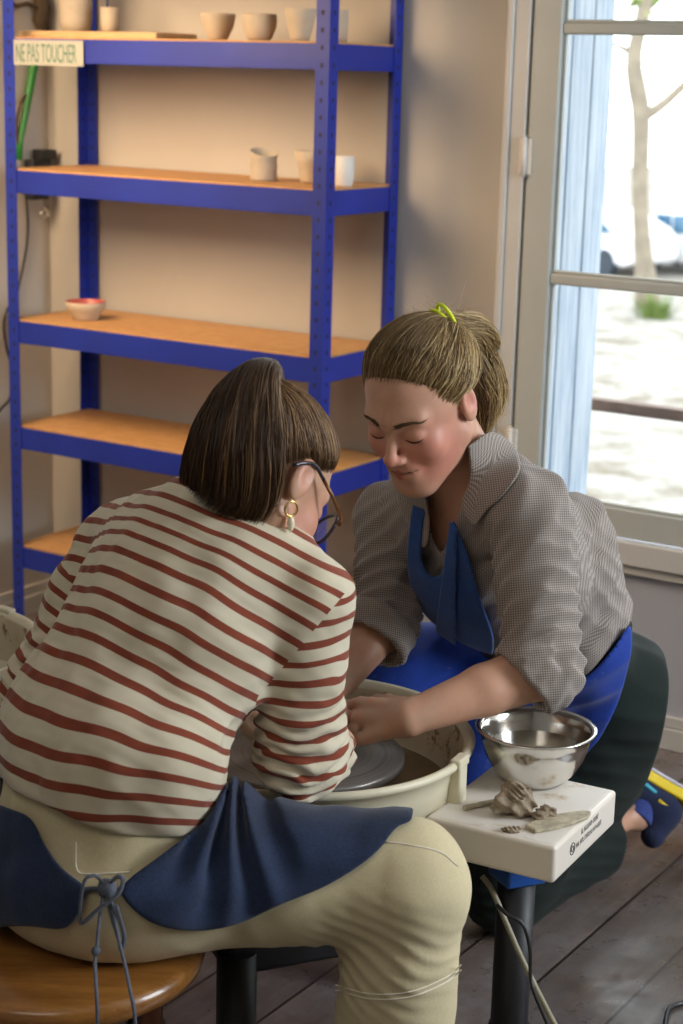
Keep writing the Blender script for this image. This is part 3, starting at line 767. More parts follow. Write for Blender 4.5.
def tomesh_strands(name, S, rad, mat, parent, hv, taper=True, sides=3):
    """S: (N,M,3) strands"""
    N, Mm, _ = S.shape; base = wloc(parent)
    T = np.gradient(S, axis=1); T /= np.linalg.norm(T, axis=2, keepdims=True) + 1e-9
    up = np.array([.3, .5, .8]); a = np.cross(T, up); a /= np.linalg.norm(a, axis=2, keepdims=True) + 1e-9; b = np.cross(T, a)
    t = np.linspace(0, 1, Mm); pr = (np.minimum(1, (1 - t) * 5 + .15) if taper else np.ones(Mm)); pr = pr * np.minimum(1, t * 6 + .25) if taper == 2 else pr; rad = np.broadcast_to(np.asarray(rad).reshape(-1, 1), (N, 1))
    R = (rad * pr[None])[..., None]
    V = np.stack([S + R * (a * math.cos(2 * PI * k / sides) + b * math.sin(2 * PI * k / sides)) for k in range(sides)], 2)   # N,M,sides,3
    ids = np.arange(N * Mm * sides).reshape(N, Mm, sides); q = []
    for k in range(sides):
        k2 = (k + 1) % sides; q.append(np.stack([ids[:, :-1, k], ids[:, :-1, k2], ids[:, 1:, k2], ids[:, 1:, k]], -1).reshape(-1, 4))
    me = mesh_np(name, V.reshape(-1, 3) - base, np.concatenate(q))
    at = me.attributes.new('hv', 'FLOAT', 'POINT'); at.data.foreach_set('value', np.repeat(np.asarray(hv, F32), Mm * sides))
    return obj(name, me, mat, parent)
def bez(P, n): return np.array(crom(P, n))
def resamp(pts, m):
    pts = np.array(crom(pts, 8)); d = np.r_[0, np.cumsum(np.linalg.norm(np.diff(pts, axis=0), axis=1))]; t = np.linspace(0, d[-1], m)
    return np.stack([np.interp(t, d, pts[:, i]) for i in range(3)], 1)
def nrm(v): v = np.array(v, float); return v / np.linalg.norm(v)
def frame_head(F, U):
    F = nrm(F); R = nrm(np.cross(F, U)); U = np.cross(R, F); return np.stack([R, F, U], 1)      # columns: right, face, up

# ------------------------------------------------------------------ head and hand shapes (local metres)
def head_sdf(q):
    """q local: x right, y face, z up"""
    a = q.copy(); a[:, 0] = np.abs(a[:, 0])
    d = ell(q, (0, -.012, .029), (.074, .094, .078))
    d = smin(d, ell(q, (0, .022, -.030), (.060, .064, .075)), .03)
    d = smin(d, ell(q, (0, .046, -.080), (.038, .036, .034)), .03)
    d = smin(d, cap(q, (0, .072, -.108), (0, .070, -.106), .015, .015), .028)
    d = smin(d, cap(a, (.056, -.002, -.055), (.018, .062, -.106), .014, .013), .03)
    d = smin(d, ell(a, (.038, .060, -.035), (.022, .020, .022)), .025)
    d = smin(d, cap(a, (.008, .080, .014), (.040, .069, .016), .009, .006), .022)
    d = smax(d, -ell(a, (.032, .096, -.004), (.019, .015, .013)), .014)
    d = smin(d, ell(a, (.031, .0735, -.005), (.0155, .013, .0125)), .004)
    # nose
    d = smin(d, cap(q, (0, .083, .004), (0, .1035, -.034), .0065, .0085), .010)
    d = smin(d, ell(q, (0, .106, -.036), (.0095, .0095, .0085)), .006)
    d = smin(d, ell(a, (.0115, .097, -.040), (.0065, .009, .0065)), .006)
    d = smax(d, -ell(a, (.006, .100, -.0465), (.0035, .0045, .003)), .003)
    # mouth
    d = smin(d, ell(q, (0, .084, -.066), (.026, .012, .020)), .014)
    d = smin(d, cap(a, (0, .0945, -.0630), (.021, .086, -.0645), .0042, .0018), .004)
    d = smin(d, cap(a, (0, .0935, -.0735), (.018, .0855, -.0685), .0052, .002), .004)
    d = smax(d, -cap(a, (0, .0995, -.0678), (.026, .0865, -.0635), .0019, .0014), .0025)
    # ear
    e = ell(a, (.0765, -.008, -.006), (.0075, .018, .030)); e = smax(e, -ell(a, (.0845, -.005, .002), (.006, .010, .016)), .004)
    d = smin(d, e, .006)
    return d
def closed_lid(q):
    pass
def hand_sdf(P, w, X, Z, s, curls, thumb=(.3, .5), spread=.0):
    """w wrist; X finger direction; Z back of the hand; s=+1 thumb on +Y side"""
    X = nrm(X); Z = nrm(np.array(Z) - np.dot(Z, X) * X); Y = np.cross(Z, X) * s
    L = lambda x, y, z: np.array(w) + X * x + Y * y + Z * z
    d = smin(cap(P, L(0, .012, 0), L(.075, .026, .002), .016, .011), cap(P, L(0, -.010, 0), L(.070, -.028, 0), .015, .010), .012)
    d = smin(d, cap(P, L(.01, 0, .0), L(.078, .002, .003), .018, .012), .012)
    base = [(.082, .030), (.087, .010), (.083, -.010), (.075, -.028)]; ln = [(.040, .024, .020), (.044, .028, .021), (.041, .026, .020), (.032, .019, .018)]
    tips = []
    for i in range(4):
        bx_, by = base[i]; p = L(bx_, by, 0); ang = 0; pts = [p]; sp = (by / .03) * spread
        for l, c in zip(ln[i], curls[i] if hasattr(curls[i], '__len__') else (curls[i], curls[i] * 1.1, curls[i] * .6)):
            ang += c; dr = X * math.cos(ang) - Z * math.sin(ang) + Y * sp; pts.append(pts[-1] + nrm(dr) * l)
        f = chain(P, pts, [.0090, .0080, .0074, .0062], .002); d = smin(d, f, .004 if i in (0, 3) else .002); tips.append(pts)
    p0 = L(.018, .022, -.004); a, b = thumb
    d1 = nrm(X * math.cos(a) + Y * math.sin(a) - Z * b); d2 = nrm(X * math.cos(a * .4) + Y * math.sin(a * .4) - Z * b * 1.2)
    p1 = p0 + d1 * .038; p2 = p1 + d1 * .030 * .6 + d2 * .030 * .4; p3 = p2 + d2 * .026
    d = smin(d, chain(P, [p0, p1, p2, p3], [.014, .0115, .0095, .0080], .004), .008)
    return d, tips

# ------------------------------------------------------------------ people materials
def skinm(name, base, red, rough=.45):
    s = NT(name); n = s.noise(35, 4, .6); n2 = s.noise(400, 2)
    c = s.ramp(n, [(.3, sc(base, .93)), (.7, sc(base, 1.06))])
    c = s.mix(s.attr('flush').outputs['Fac'], c, red); c = s.mix(s.attr('lip').outputs['Fac'], c, (.46, .11, .085)); c = s.mix(s.attr('dark').outputs['Fac'], c, (.10, .05, .03))
    c = s.mix(s.attr('clayed').outputs['Fac'], c, (.50, .36, .26))
    s.set(c, rough, Subsurface_Weight=.12, Subsurface_Scale=.01); s.b.inputs['Subsurface Radius'].default_value = (1, .35, .2)
    s.bump(n2, .08, .0005); return s.m
MT['skinA'] = skinm('skin_warm', (.58, .34, .22), (.58, .20, .14))
MT['skinB'] = skinm('skin_rosy', (.60, .33, .22), (.60, .17, .13))
def hairm(name, c0, c1, c2):
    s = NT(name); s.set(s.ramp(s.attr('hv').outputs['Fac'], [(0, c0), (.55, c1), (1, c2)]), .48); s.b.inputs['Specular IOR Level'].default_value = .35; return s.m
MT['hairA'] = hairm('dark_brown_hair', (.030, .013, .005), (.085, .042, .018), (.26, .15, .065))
MT['hairB'] = hairm('dark_blonde_hair', (.08, .045, .018), (.24, .15, .062), (.60, .44, .21))
def knit():
    s = NT('striped_jersey'); st = s.attr('stripe').outputs['Fac']; sl = s.attr('sleeve').outputs['Fac']; ss = s.attr('sleeve_stripe').outputs['Fac']
    def band(v, per, w):
        fr = s.math('FRACT', s.math('DIVIDE', v, per)); d = s.math('ABSOLUTE', s.math('SUBTRACT', fr, .5)); return s.math('LESS_THAN', d, w / per / 2)
    m = s.math('GREATER_THAN', sl, 0); t = band(st, .0268, .0092); a = band(ss, .0268, .0092)
    f = s.math('ADD', s.math('MULTIPLY', t, s.math('SUBTRACT', 1, m)), s.math('MULTIPLY', a, m))
    c = s.mix(f, s.ramp(s.noise(14, 4), [(.3, (.61, .54, .39)), (.7, (.69, .62, .47))]), s.ramp(s.noise(30, 3), [(.3, (.20, .036, .013)), (.7, (.26, .052, .02))]))
    s.set(c, .9, Sheen_Weight=.15); s.bump(s.noise(500, 2), .15, .0006); return s.m
MT['knit'] = knit()
def cloth(name, c, scale=60, var=.15, bump=.3, stretch=(1, 1, 1), sheen=.1, big=.12, stain=None):
    s = NT(name); a = s.noise(scale * 6, 2, .6, stretch=stretch); b = s.noise(7, 5, .65)
    k = s.math('ADD', s.math('MULTIPLY', a, .5), s.math('MULTIPLY', b, .5))
    col = s.ramp(k, [(.35, sc(c, 1 - var - big)), (.65, sc(c, 1 + var + big))])
    if stain: col = s.mix(s.math('MULTIPLY', s.ramp(s.noise(16, 5, .7), [(.62, (0,) * 3), (.72, (1,) * 3)]), .45), col, stain)
    s.set(col, .92, Sheen_Weight=sheen); s.bump(a, bump, .0006); return s.m
MT['creamjean'] = cloth('cream_denim', (.64, .55, .34), var=.05, big=.04)
MT['navy'] = cloth('washed_navy_denim', (.011, .024, .066), var=.25, big=.25, sheen=.15)
MT['royal'] = cloth('royal_blue_cotton', (.008, .045, .33), var=.12, big=.15, sheen=.15, stain=(.25, .30, .42))
MT['bibblue'] = cloth('blue_denim_bib', (.016, .070, .27), var=.2, big=.15, sheen=.2)
MT['green'] = cloth('dark_green_corduroy', (.006, .014, .011), var=.2, big=.2, sheen=.02)
MT['cordtie'] = cloth('grey_blue_cord', (.10, .115, .15), var=.15)
def gingham():
    s = NT('tiny_brown_check_cotton'); u = s.attr('cu').outputs['Fac']; v = s.attr('cv').outputs['Fac']
    def g(x): return s.math('GREATER_THAN', s.math('FRACT', s.math('DIVIDE', x, .0034)), .5)
    k = s.math('MULTIPLY', s.math('ADD', g(u), g(v)), .5)
    s.set(s.ramp(k, [(0, (.42, .37, .33)), (.5, (.27, .23, .205)), (1, (.145, .115, .10))]), .88, Sheen_Weight=.15)
    s.t.nodes[-1]; s.bump(s.noise(300, 2), .1, .0005); return s.m
MT['check'] = gingham()
MT['lash'] = plain('dark_lash', (.05, .028, .018), .6)
MT['neon'] = plain('neon_yellow_elastic', (.70, .82, .01), .5, var=.05, scale=60)
MT['tort'] = plain('tortoiseshell_acetate', (.20, .075, .012), .2, var=.7, scale=60, bump=0, detail=2)
MT['frameblk'] = plain('black_spectacle_frame', (.015, .012, .02), .2)
g2 = NT('spectacle_lens'); g2.set((.95, .97, 1.0), .03, Alpha=.10); MT['lens'] = g2.m
MT['pearl'] = plain('pearl_drop', (.80, .72, .52), .2)
MT['shoenavy'] = cloth('navy_trainer_mesh', (.009, .016, .055), scale=40, var=.3)
MT['yellow'] = plain('yellow_foam', (.85, .62, .01), .5, var=.05)
MT['cyan'] = plain('cyan_trim', (.03, .38, .50), .5)
MT['solegrey'] = plain('pale_lilac_sole', (.55, .54, .64), .5)
MT['sock'] = cloth('blue_sock', (.035, .06, .25), var=.2)
# ------------------------------------------------------------------ woman in the striped sweater
SP = thing('person', 'woman in a rust-striped cream sweater with dark ponytail, seated with her back turned', 'person', (-.27, 2.13, .42))
FS = nrm((.64, .77, 0)); RS = nrm((.77, -.64, 0)); UPV = np.array([0, 0, 1.])
def fr(lean, F=FS, R=RS):
    u = nrm(np.array([0, 0, 1]) * math.cos(lean) + F * math.sin(lean)); f = np.cross(u, R); return np.stack([R, f, u], 1)
s_pel = AT(103, 868, 2.13); s_wai = AT(118, 742, 2.16); s_che = AT(170, 628, 2.22); s_upp = AT(212, 552, 2.27); s_neck = AT(232, 508, 2.29)
shR = AT(306, 598, 2.19); shL = AT(121, 543, 2.42); elR = AT(298, 758, 2.20); elL = AT(40, 690, 2.40)
HS = AT(266, 474, 2.27); MS = frame_head(CDIR(.53, .63, -.57), CDIR(.45, .35, .81))
clay_top = np.array([CX, CY, .58])
wrR = AT(338, 742, 2.365); wrL = np.array([CX - .115, CY + .02, .60])
hipR = AT(165, 872, 2.11); knR = AT(404, 882, 2.09); hipL = s_pel - RS * .10 + FS * .03; knL = np.array([-.36, 2.56, .50])
anR = AT(388, 1100, 2.13); anR[2] = .08; anL = np.array([-.40, 2.62, .08])
def s_torso(P, o=0):
    M0, M1, M2 = fr(.12), fr(.38), fr(.62)
    d = ell(P, s_pel, (.178 + o, .135 + o, .105 + o), fr(.05))
    d = smin(d, ell(P, s_wai, (.138 + o, .108 + o, .13 + o), M0), .07)
    d = smin(d, ell(P, s_che, (.150 + o, .112 + o, .14 + o), M1), .07)
    d = smin(d, ell(P, s_upp, (.125 + o, .085 + o, .085 + o), M2), .06)
    d = smin(d, cap(P, (shL + s_upp) / 2, shL, .06 + o, .052 + o), .05)
    d = smin(d, cap(P, (shR + s_upp) / 2, shR, .06 + o, .050 + o), .05)
    return d
def s_arm(P, sh, el, wr, o=0, r=(.052, .045, .030)):
    return smin(cap(P, sh, el, r[0] + o, r[1] + o), cap(P, el, wr, r[1] + o, r[2] + o), .02)
def s_legs(P, o=0, o2=0):
    d = smin(cap(P, hipR, knR, .090 + o, .070 + o), cap(P, knR, anR, .070 + o, .056 + o + o2), .03)
    e = smin(cap(P, hipL, knL, .088 + o, .066 + o), cap(P, knL, anL, .062 + o, .050 + o + o2), .03)
    return np.minimum(d, e)
hRx = nrm(np.array([CX - .02, CY + .0, .575]) - wrR); hLx = nrm(np.array([CX + .02, CY, .56]) - wrL)
def s_body(P):
    q = ((P - A_(HS)) @ MS.astype(F32))
    d = head_sdf(q)
    d = smin(d, cap(P, HS + MS @ (0, -.022, -.045), s_neck + (s_upp - s_neck) * .3, .050, .056), .03)
    d = smin(d, s_torso(P, -.012), .03)
    for sh, el, wr in ((shR, elR, wrR), (shL, elL, wrL)): d = smin(d, s_arm(P, sh, el, wr, -.010), .02)
    d = smin(d, s_legs(P, -.014), .03); st_ = np.hypot(P[:, 0] + .345, P[:, 1] - 2.085) < .19; d = np.where(st_, smax(d, .428 - P[:, 2], .004), d)
    a, _ = hand_sdf(P, wrR, hRx, (.5, -.2, .9), 1, (.55, .5, .5, .55)); b, _ = hand_sdf(P, wrL, hLx, (-.6, 0, .8), -1, (.5, .5, .5, .5))
    d = smin(d, a, .012); d = smin(d, b, .012)
    for an, dr in ((anR, (.25, .15)), (anL, (-.05, .25))): d = smin(d, cap(P, an + [0, 0, -.02], an + [dr[0] * .75, dr[1] * .75, -.04], .036, .026), .03)
    return d
def zero(v): return np.zeros(len(v))
def near(v, c, r): return np.clip(1 - np.linalg.norm(v - A_(c), axis=1) / r, 0, 1)
def skin_attrs(H, MH, wrists):
    def loc(v): return (v - A_(H)) @ MH.astype(F32)
    def flush(v):
        q = loc(v); a = q.copy(); a[:, 0] = np.abs(a[:, 0])
        f = near(a, (.050, .058, -.042), .070) * .75 + near(a, (.04, .05, -.07), .05) * .25 + near(q, (0, .108, -.036), .022) * .7 + near(a, (.08, -.01, 0), .03) * .7
        for w in wrists: f = f + near(v, w, .14) * .10
        return np.clip(f, 0, .5)
    def lip(v):
        a = loc(v); a[:, 0] = np.abs(a[:, 0])
        d = np.minimum(cap(a, (0, .0955, -.0628), (.020, .087, -.0660), .0036, .0015), cap(a, (0, .0945, -.0728), (.017, .0865, -.0690), .0048, .0018)); return np.clip(-d / .0015 + .9, 0, .95) * (np.abs(a[:, 2]) < .2)
    def dark(v):
        a = loc(v); a[:, 0] = np.abs(a[:, 0]); d = cap(a, (0, .0995, -.0678), (.025, .0870, -.0637), .0012, .0008); return np.clip(1 - d / .0016, 0, .8)
    def clayed(v):
        f = 0
        for w in wrists: f = f + np.clip(1.5 - np.linalg.norm(v - A_(w), axis=1) / .11, 0, 1)
        return np.clip(f * (.45 + .4 * wav(v, .012, 3)), 0, .75)
    return dict(flush=flush, lip=lip, dark=dark, clayed=clayed)
bodyS = implicit('body', s_body, (-.62, 1.9, -.01), (.35, 2.85, 1.26), .003, MT['skinA'], SP, skin_attrs(HS, MS, [wrR + hRx * .1, wrL + hLx * .1]))
# sweater
spine = np.array([s_pel + [0, 0, -.10], s_pel, s_wai, s_che, s_upp, s_neck + (s_neck - s_upp) * .8])
spt = resamp(spine, 60); spd = np.gradient(spt, axis=0); spd /= np.linalg.norm(spd, axis=1, keepdims=True); spl = np.r_[0, np.cumsum(np.linalg.norm(np.diff(spt, axis=0), axis=1))]
def spine_s(v):
    best = np.zeros(len(v)); 
    # plane coordinate: nearest crossing of the tilted planes
    g = np.stack([((v - A_(spt[i])) @ A_(spd[i])) for i in range(60)], 1)
    s = spl[None] + g; w = np.exp(-(np.abs(g) / .03) ** 2) + 1e-9
    return (s * w).sum(1) / w.sum(1)
def arm_s(v):
    t = (v - A_(shR)) @ A_(nrm(elR - shR)); return t
def pucker(P):    # bunched folds round the forearm end of the near sleeve
    x = (P - A_(shR)) @ A_(nrm(elR - shR)) / F32(np.linalg.norm(elR - shR)); k = np.clip((x - .45) / .35, 0, 1)
    nz = wav(P, .035, 21, 1); ph = (P @ A_(nrm(elR - shR)) + .010 * nz) * F32(2 * PI / .021)
    return k * (.0042 * np.sin(ph)) + .0025 * wav(P, .05, 5)
hemn = nrm((.20, .10, 1.0)); hemp = AT(105, 826, 2.02)
def s_armf(P): return smin(s_arm(P, shR, elR, wrR, .006, (.054, .050, .038)), 9e9, .01) if False else np.minimum(s_arm(P, shR, elR, wrR, .004, (.053, .050, .038)), s_arm(P, shL, elL, wrL, .006, (.053, .050, .036)))
def s_sweat(P):
    t = s_torso(P, .010)
    t = smin(t, ell(P, s_wai + [-.01, -.03, .0], (.165, .115, .12), fr(.1)), .05)
    t = smin(t, cap(P, s_upp * .3 + s_neck * .7, s_neck + (HS - s_neck) * .42, .076, .066), .03)
    a = s_armf(P) 
    d = smin(t, a, .020)
    d = d - .0048 * wav(P, .060, 11) - .0015 * wav(P, .025, 13) - pucker(P) * np.exp(-np.maximum(a, 0) / .01)
    # big drape folds from armpit to hem
    d = d - .0035 * fold(P, nrm((.5, -.5, .75)), .085, 4) * np.clip(1 - np.linalg.norm(P - A_(AT(235, 730, 2.08)), axis=1) / .17, 0, 1)
    pl = -((P - A_(hemp)) @ A_(hemn)) - .008 * wav(P, .08, 8, 1)
    d = smax(d, pl, .006)
    # cuffs pushed up: cut sleeves before the wrist
    for el, wr in ((elR, wrR), (elL, wrL)):
        ax = nrm(wr - el); c = el + (wr - el) * .55; m = ((P - A_(c)) @ A_(ax)); nearb = np.linalg.norm(P - A_(wr), axis=1) < .16
        d = np.where(nearb, smax(d, m, .004), d)
    # neckline
    nk = ((P - A_(s_neck + (HS - s_neck) * .34)) @ A_(nrm((HS - s_neck) + np.array([-.02, .03, 0])))); d = np.where(np.linalg.norm(P - A_(s_neck), axis=1) < .14, smax(d, nk, .004), d)
    d = smax(d, -(cap(P, s_neck - (HS - s_neck) * .25, HS, .058, .058)), .004)
    return d
def armmask(v):
    t = s_torso(v, .010); a = s_armf(v); x, y, _ = pxy(v)
    # seam runs from the top of the shoulder to the armpit
    sR = (v - A_(s_che)) @ A_(RS)
    ln = np.minimum(1, 1) * ((x - 262) * (-100) - (y - 692) * 84) / -131.     # signed px distance to the seam line
    near_r = (v - A_(shR + (elR - shR) * .5)) ; dR = np.linalg.norm(near_r, axis=1)
    m = np.where((dR < .24) & (sR > .06), np.minimum(ln / 800., (t - a) + .028), -1)
    dl = np.linalg.norm(v - A_(elL + (shL - elL) * .2), axis=1); mL = np.where(dl < .17, s_torso(v, .0) - .035, -1)
    return np.maximum(m, mL)
def sl_s(v):
    r = (v - A_(shR)) @ A_(nrm(elR - shR)); l = (v - A_(shL)) @ A_(nrm(elL - shL))
    return np.where(np.linalg.norm(v - A_((elR + shR) / 2), axis=1) < .26, r + .004 * wav(v, .05, 9), l)
sweater = implicit('striped_sweater', s_sweat, (-.62, 1.9, .50), (.15, 2.75, 1.12), .0032, MT['knit'], SP, dict(stripe=lambda v: spine_s(v) + .004 * wav(v, .09, 14, 1), sleeve=armmask, sleeve_stripe=sl_s))
# trousers
def s_trou(P):
    d = smin(ell(P, s_pel, (.184, .142, .110), fr(.05)), s_legs(P, .006, .016), .04)
    d = smin(d, ell(P, s_wai + (s_pel - s_wai) * .35, (.155, .12, .09), fr(.1)), .05)
    d = d - .003 * wav(P, .05, 31) - .008 * fold(P, nrm((.5, 0, .85)), .042, 12) * np.clip(1 - np.linalg.norm(P - A_(knR + [-.03, 0, -.075]), axis=1) / .13, 0, 1)
    d = smax(d, P[:, 2] - F32(s_wai[2] - .02), .004); d = smax(d, .11 - P[:, 2], .003)
    st_ = np.hypot(P[:, 0] + .345, P[:, 1] - 2.085) < .19; d = np.where(st_, smax(d, .4215 - P[:, 2], .004), d)
    return d
trou = implicit('cream_trousers', s_trou, (-.62, 1.9, .09), (.35, 2.85, .68), .004, MT['creamjean'], SP)
MT['thread'] = plain('white_cotton_thread', (.85, .80, .68), .7)
# stitching along the near leg seam and hem
def on_surface(f, pts, off=.0):
    out = []
    for px, py, y0 in pts:
        r = ray(px, py); r = r / r[1]; ys = np.linspace(y0 - .35, y0 + .35, 1401); P = (EYEP + r * ys[:, None]).astype(F32); v = f(P); k = np.argmax(v < off); out.append(P[k].astype(float) if v[k] < off else P[700].astype(float))
    return out
bm = BM()
for pl in (((385, 842, 2.05), (410, 845, 2.05), (440, 852, 2.05), (458, 866, 2.05)), ((336, 985, 2.05), (370, 994, 2.05), (410, 992, 2.05), (445, 978, 2.05), (461, 965, 2.05)), ((336, 990, 2.05), (370, 999, 2.05), (410, 997, 2.05), (445, 983, 2.05), (461, 970, 2.05)), ((76, 842, 2.), (77, 870, 2.), (90, 874, 2.), (130, 872, 2.))):
    q = on_surface(s_trou, resamp([(a, b, c) for a, b, c in pl], 24).tolist(), .0007); tube(bm, [Vector(p) - SP.location for p in q], .0009, 5); obj('stitching', bm, MT['thread'], trou); bm = BM()
bm.free()
# apron: shell over the lap, open at the back
APOLY = [(238, 772), (300, 770), (400, 790), (412, 818), (396, 828), (372, 856), (330, 884), (280, 905), (235, 925), (190, 931), (150, 922), (122, 896), (128, 880), (165, 852), (205, 820), (222, 790)]
APOLY2 = [(-120, 720), (-60, 780), (0, 805), (30, 818), (45, 845), (62, 868), (84, 886), (84, 900), (66, 928), (20, 926), (-60, 930), (-160, 920), (-200, 800)]
WAP = AT(232, 786, 2.04)
def s_apron(P):
    b = smin(ell(P, s_pel, (.186, .145, .112), fr(.05)), s_legs(P, .006), .05)
    b = smin(b, ell(P, s_wai + (s_pel - s_wai) * .35, (.158, .124, .09), fr(.1)), .05)
    cen = A_(AT(225, 840, 2.05)); g = np.clip(1 - np.linalg.norm(P - cen, axis=1) / .16, 0, 1)
    b = b - .0030 * wav(P, .05, 31) - .011 * g * (np.sin(np.arctan2(-(P - A_(WAP))[:, 2], (P - A_(WAP))[:, 0]) * 13 + 1.6 * wav(P, .07, 17, 1)) * np.clip(np.linalg.norm(P - A_(WAP), axis=1) / .05, 0, 1) + .2) - .004 * g
    d = np.maximum(b - .0103, -(b + .008))
    fwd = (P - A_(s_pel)) @ A_(FS)
    m = np.minimum(polyd(P, APOLY), polyd(P, APOLY2))
    back = smax(m, fwd - .14, .01)              # what the polygons outline: the near side
    far = -fwd + .02                            # everything in front of the hips is covered
    m = np.minimum(back, np.maximum(np.maximum(far, (P @ A_(FS)) - F32(np.dot(FS, s_pel)) - .40), .46 - P[:, 2]))
    m = np.maximum(m, P[:, 2] - F32(s_wai[2] + .0))
    # keep the knee bare past the hem line
    m = np.where((P[:, 0] > -.20) & (P[:, 1] < 2.25), np.maximum(polyd(P, APOLY), m), m)
    return smax(d, m, .002)
apron = implicit('denim_apron', s_apron, (-.62, 1.86, .36), (.35, 2.85, .70), .0035, MT['navy'], SP, keep=.005)
# apron tie
def TP(px, py, y): return Vector(AT(px, py, y)) - SP.location
bt = on_surface(s_trou, [(107, 888, 2.0)])[0][1] - .012
bm = BM(); lathe(bm, [(.001, -.012), (.010, -.008), (.012, 0), (.010, .008), (.001, .012)], 12, TP(107, 888, bt)); kn = obj('tie_knot', bm, MT['cordtie'], apron)
def cordm(pts, r=.0032): 
    bm = BM(); tube(bm, crom([TP(*p) for p in pts], 6), r, 8, flat=.7); return bm
obj('tie_loop', cordm([(106, 888, bt), (96, 876, bt - .008), (85, 880, bt - .012), (81, 900, bt - .012), (80, 920, bt - .012), (84, 922, bt - .014), (100, 908, bt - .016), (118, 894, bt - .016), (123, 880, bt - .014), (117, 877, bt - .01), (107, 886, bt)]), MT['cordtie'], apron)
obj('tie_tail', cordm([(104, 892, bt - .004), (100, 915, bt - .012), (97, 945, bt - .03), (95, 962, 1.93), (96, 985, 1.895), (97, 1005, 1.885), (98, 1040, 1.885)]), MT['cordtie'], apron)
obj('tie_tail', cordm([(110, 892, bt - .004), (114, 915, bt - .012), (120, 945, bt - .03), (125, 965, 1.93), (130, 990, 1.893), (134, 1010, 1.885), (137, 1045, 1.885)]), MT['cordtie'], apron)
obj('tie_loop', cordm([(108, 892, bt - .003), (110, 912, bt - .010), (118, 938, bt - .016), (121, 950, bt - .02), (124, 935, bt - .018), (116, 905, bt - .012)], .0028), MT['cordtie'], apron)
bm = BM(); q = on_surface(s_trou, [(84, 888, 2.), (90, 887, 2.), (98, 887, 2.), (107, 888, 2.), (116, 888, 2.), (124, 889, 2.)]); tube(bm, crom([Vector(p) + Vector((0, -.006, 0)) - SP.location for p in q], 3), .0035, 8); obj('tie_band', bm, MT['cordtie'], apron)
bm = BM(); bmesh.ops.create_uvsphere(bm, u_segments=10, v_segments=8, radius=.006, matrix=Matrix.Translation(TP(96, 951, bt - .032))); obj('tie_knot', bm, MT['cordtie'], apron, smooth=True)
# shoes, mostly below the frame
for an, dr in ((anR, nrm((.85, .5, 0))), (anL, nrm((-.2, 1, 0)))):
    side = np.array([-dr[1], dr[0], 0]); Ms = np.stack([side, dr, UPV], 1); c = an + dr * .055
    f = lambda P: smax(smin(ell(P, c + [0, 0, -.045], (.046, .135, .042), Ms), cap(P, an + [0, 0, -.04], an + [0, 0, .02], .044, .046), .03), -P[:, 2] + .002, .006)
    sh = implicit('shoe', f, c - .2, c + .2, .005, MT['tape'], SP)
# hair
def hair_cap(name, H, MH, T, mat, parent, line, n, amp=.004, seed=1, lift=.004, vcol=None, bulge=.0, rad=(.0005, .0009), scale=(1, 1, 1), sway=.06, jit=0, r0=.6):
    r = np.random.default_rng(seed); c = np.array([0, -.012, .029]); R = np.array([.074, .094, .078]) * np.array(scale)
    todir = lambda p: nrm((np.array(p) - c) / R)
    L = np.array([todir(p) for p in line]); Lc = np.array(crom(list(L) + [L[0]], 12)); Lc /= np.linalg.norm(Lc, axis=1, keepdims=True)
    Td = todir(T); M_ = 22; S = []; hv = []
    for i in range(n):
        k = r.uniform(0, len(Lc) - 1); a = Lc[int(k)] * (1 - k % 1) + Lc[min(int(k) + 1, len(Lc) - 1)] * (k % 1); a = nrm(a - (Td - a) * abs(r.normal()) * jit)
        e = nrm(Td + r.normal(size=3) * .10)
        t0 = r.uniform(0, .6) if r.random() < .6 else abs(r.normal()) * .05
        om = math.acos(np.clip(a @ e, -1, 1)); t = np.linspace(t0, 1, M_)[:, None]
        D = (np.sin((1 - t) * om) * a + np.sin(t * om) * e) / math.sin(om)
        cq = math.sin(int(k * 4) * 78.233) * 437.5453; cq -= math.floor(cq); side = nrm(np.cross(a, e)); D = D + side * (np.sin(t * PI) * (r.normal() * .035 + (cq - .5) * sway))
        D /= np.linalg.norm(D, axis=1, keepdims=True)
        rmp = np.minimum(1, np.clip(t - t0, 0, 1) * 4.5 + r0); cl = math.sin(int(k * 4) * 12.9898) * 43758.5453; cl -= math.floor(cl); h = 1 + ((lift + r.uniform(0, amp) + cl * amp * .8) * rmp + bulge * np.sin(np.clip(t, 0, 1) * PI)) / .08
        p = c + D * R * h; p = p + (np.sin(t * r.uniform(4, 10) + r.uniform(0, 6)) * .0009) * side
        S.append(p); hv.append(np.clip((vcol(a, r) if vcol else r.normal(.45, .22)) + .16 * math.sin(k * 9.1) + .10 * math.sin(k * 23.7), 0, 1))
    S = np.array(S) @ MH.T + H
    return tomesh_strands(name, S, r.uniform(rad[0], rad[1], n), mat, parent, hv, taper=2)
lineS = [(0, .075, .075), (.045, .060, .062), (.064, .035, .035), (.073, .012, .022), (.078, -.012, .020), (.074, -.030, .000), (.068, -.045, -.016), (.055, -.070, -.035), (.03, -.088, -.052), (0, -.093, -.058), (-.03, -.088, -.052), (-.055, -.07, -.035), (-.068, -.045, -.016), (-.074, -.03, 0), (-.078, -.012, .020), (-.073, .012, .022), (-.064, .035, .035), (-.045, .06, .062)]
TS = np.array([0, -.070, .094])
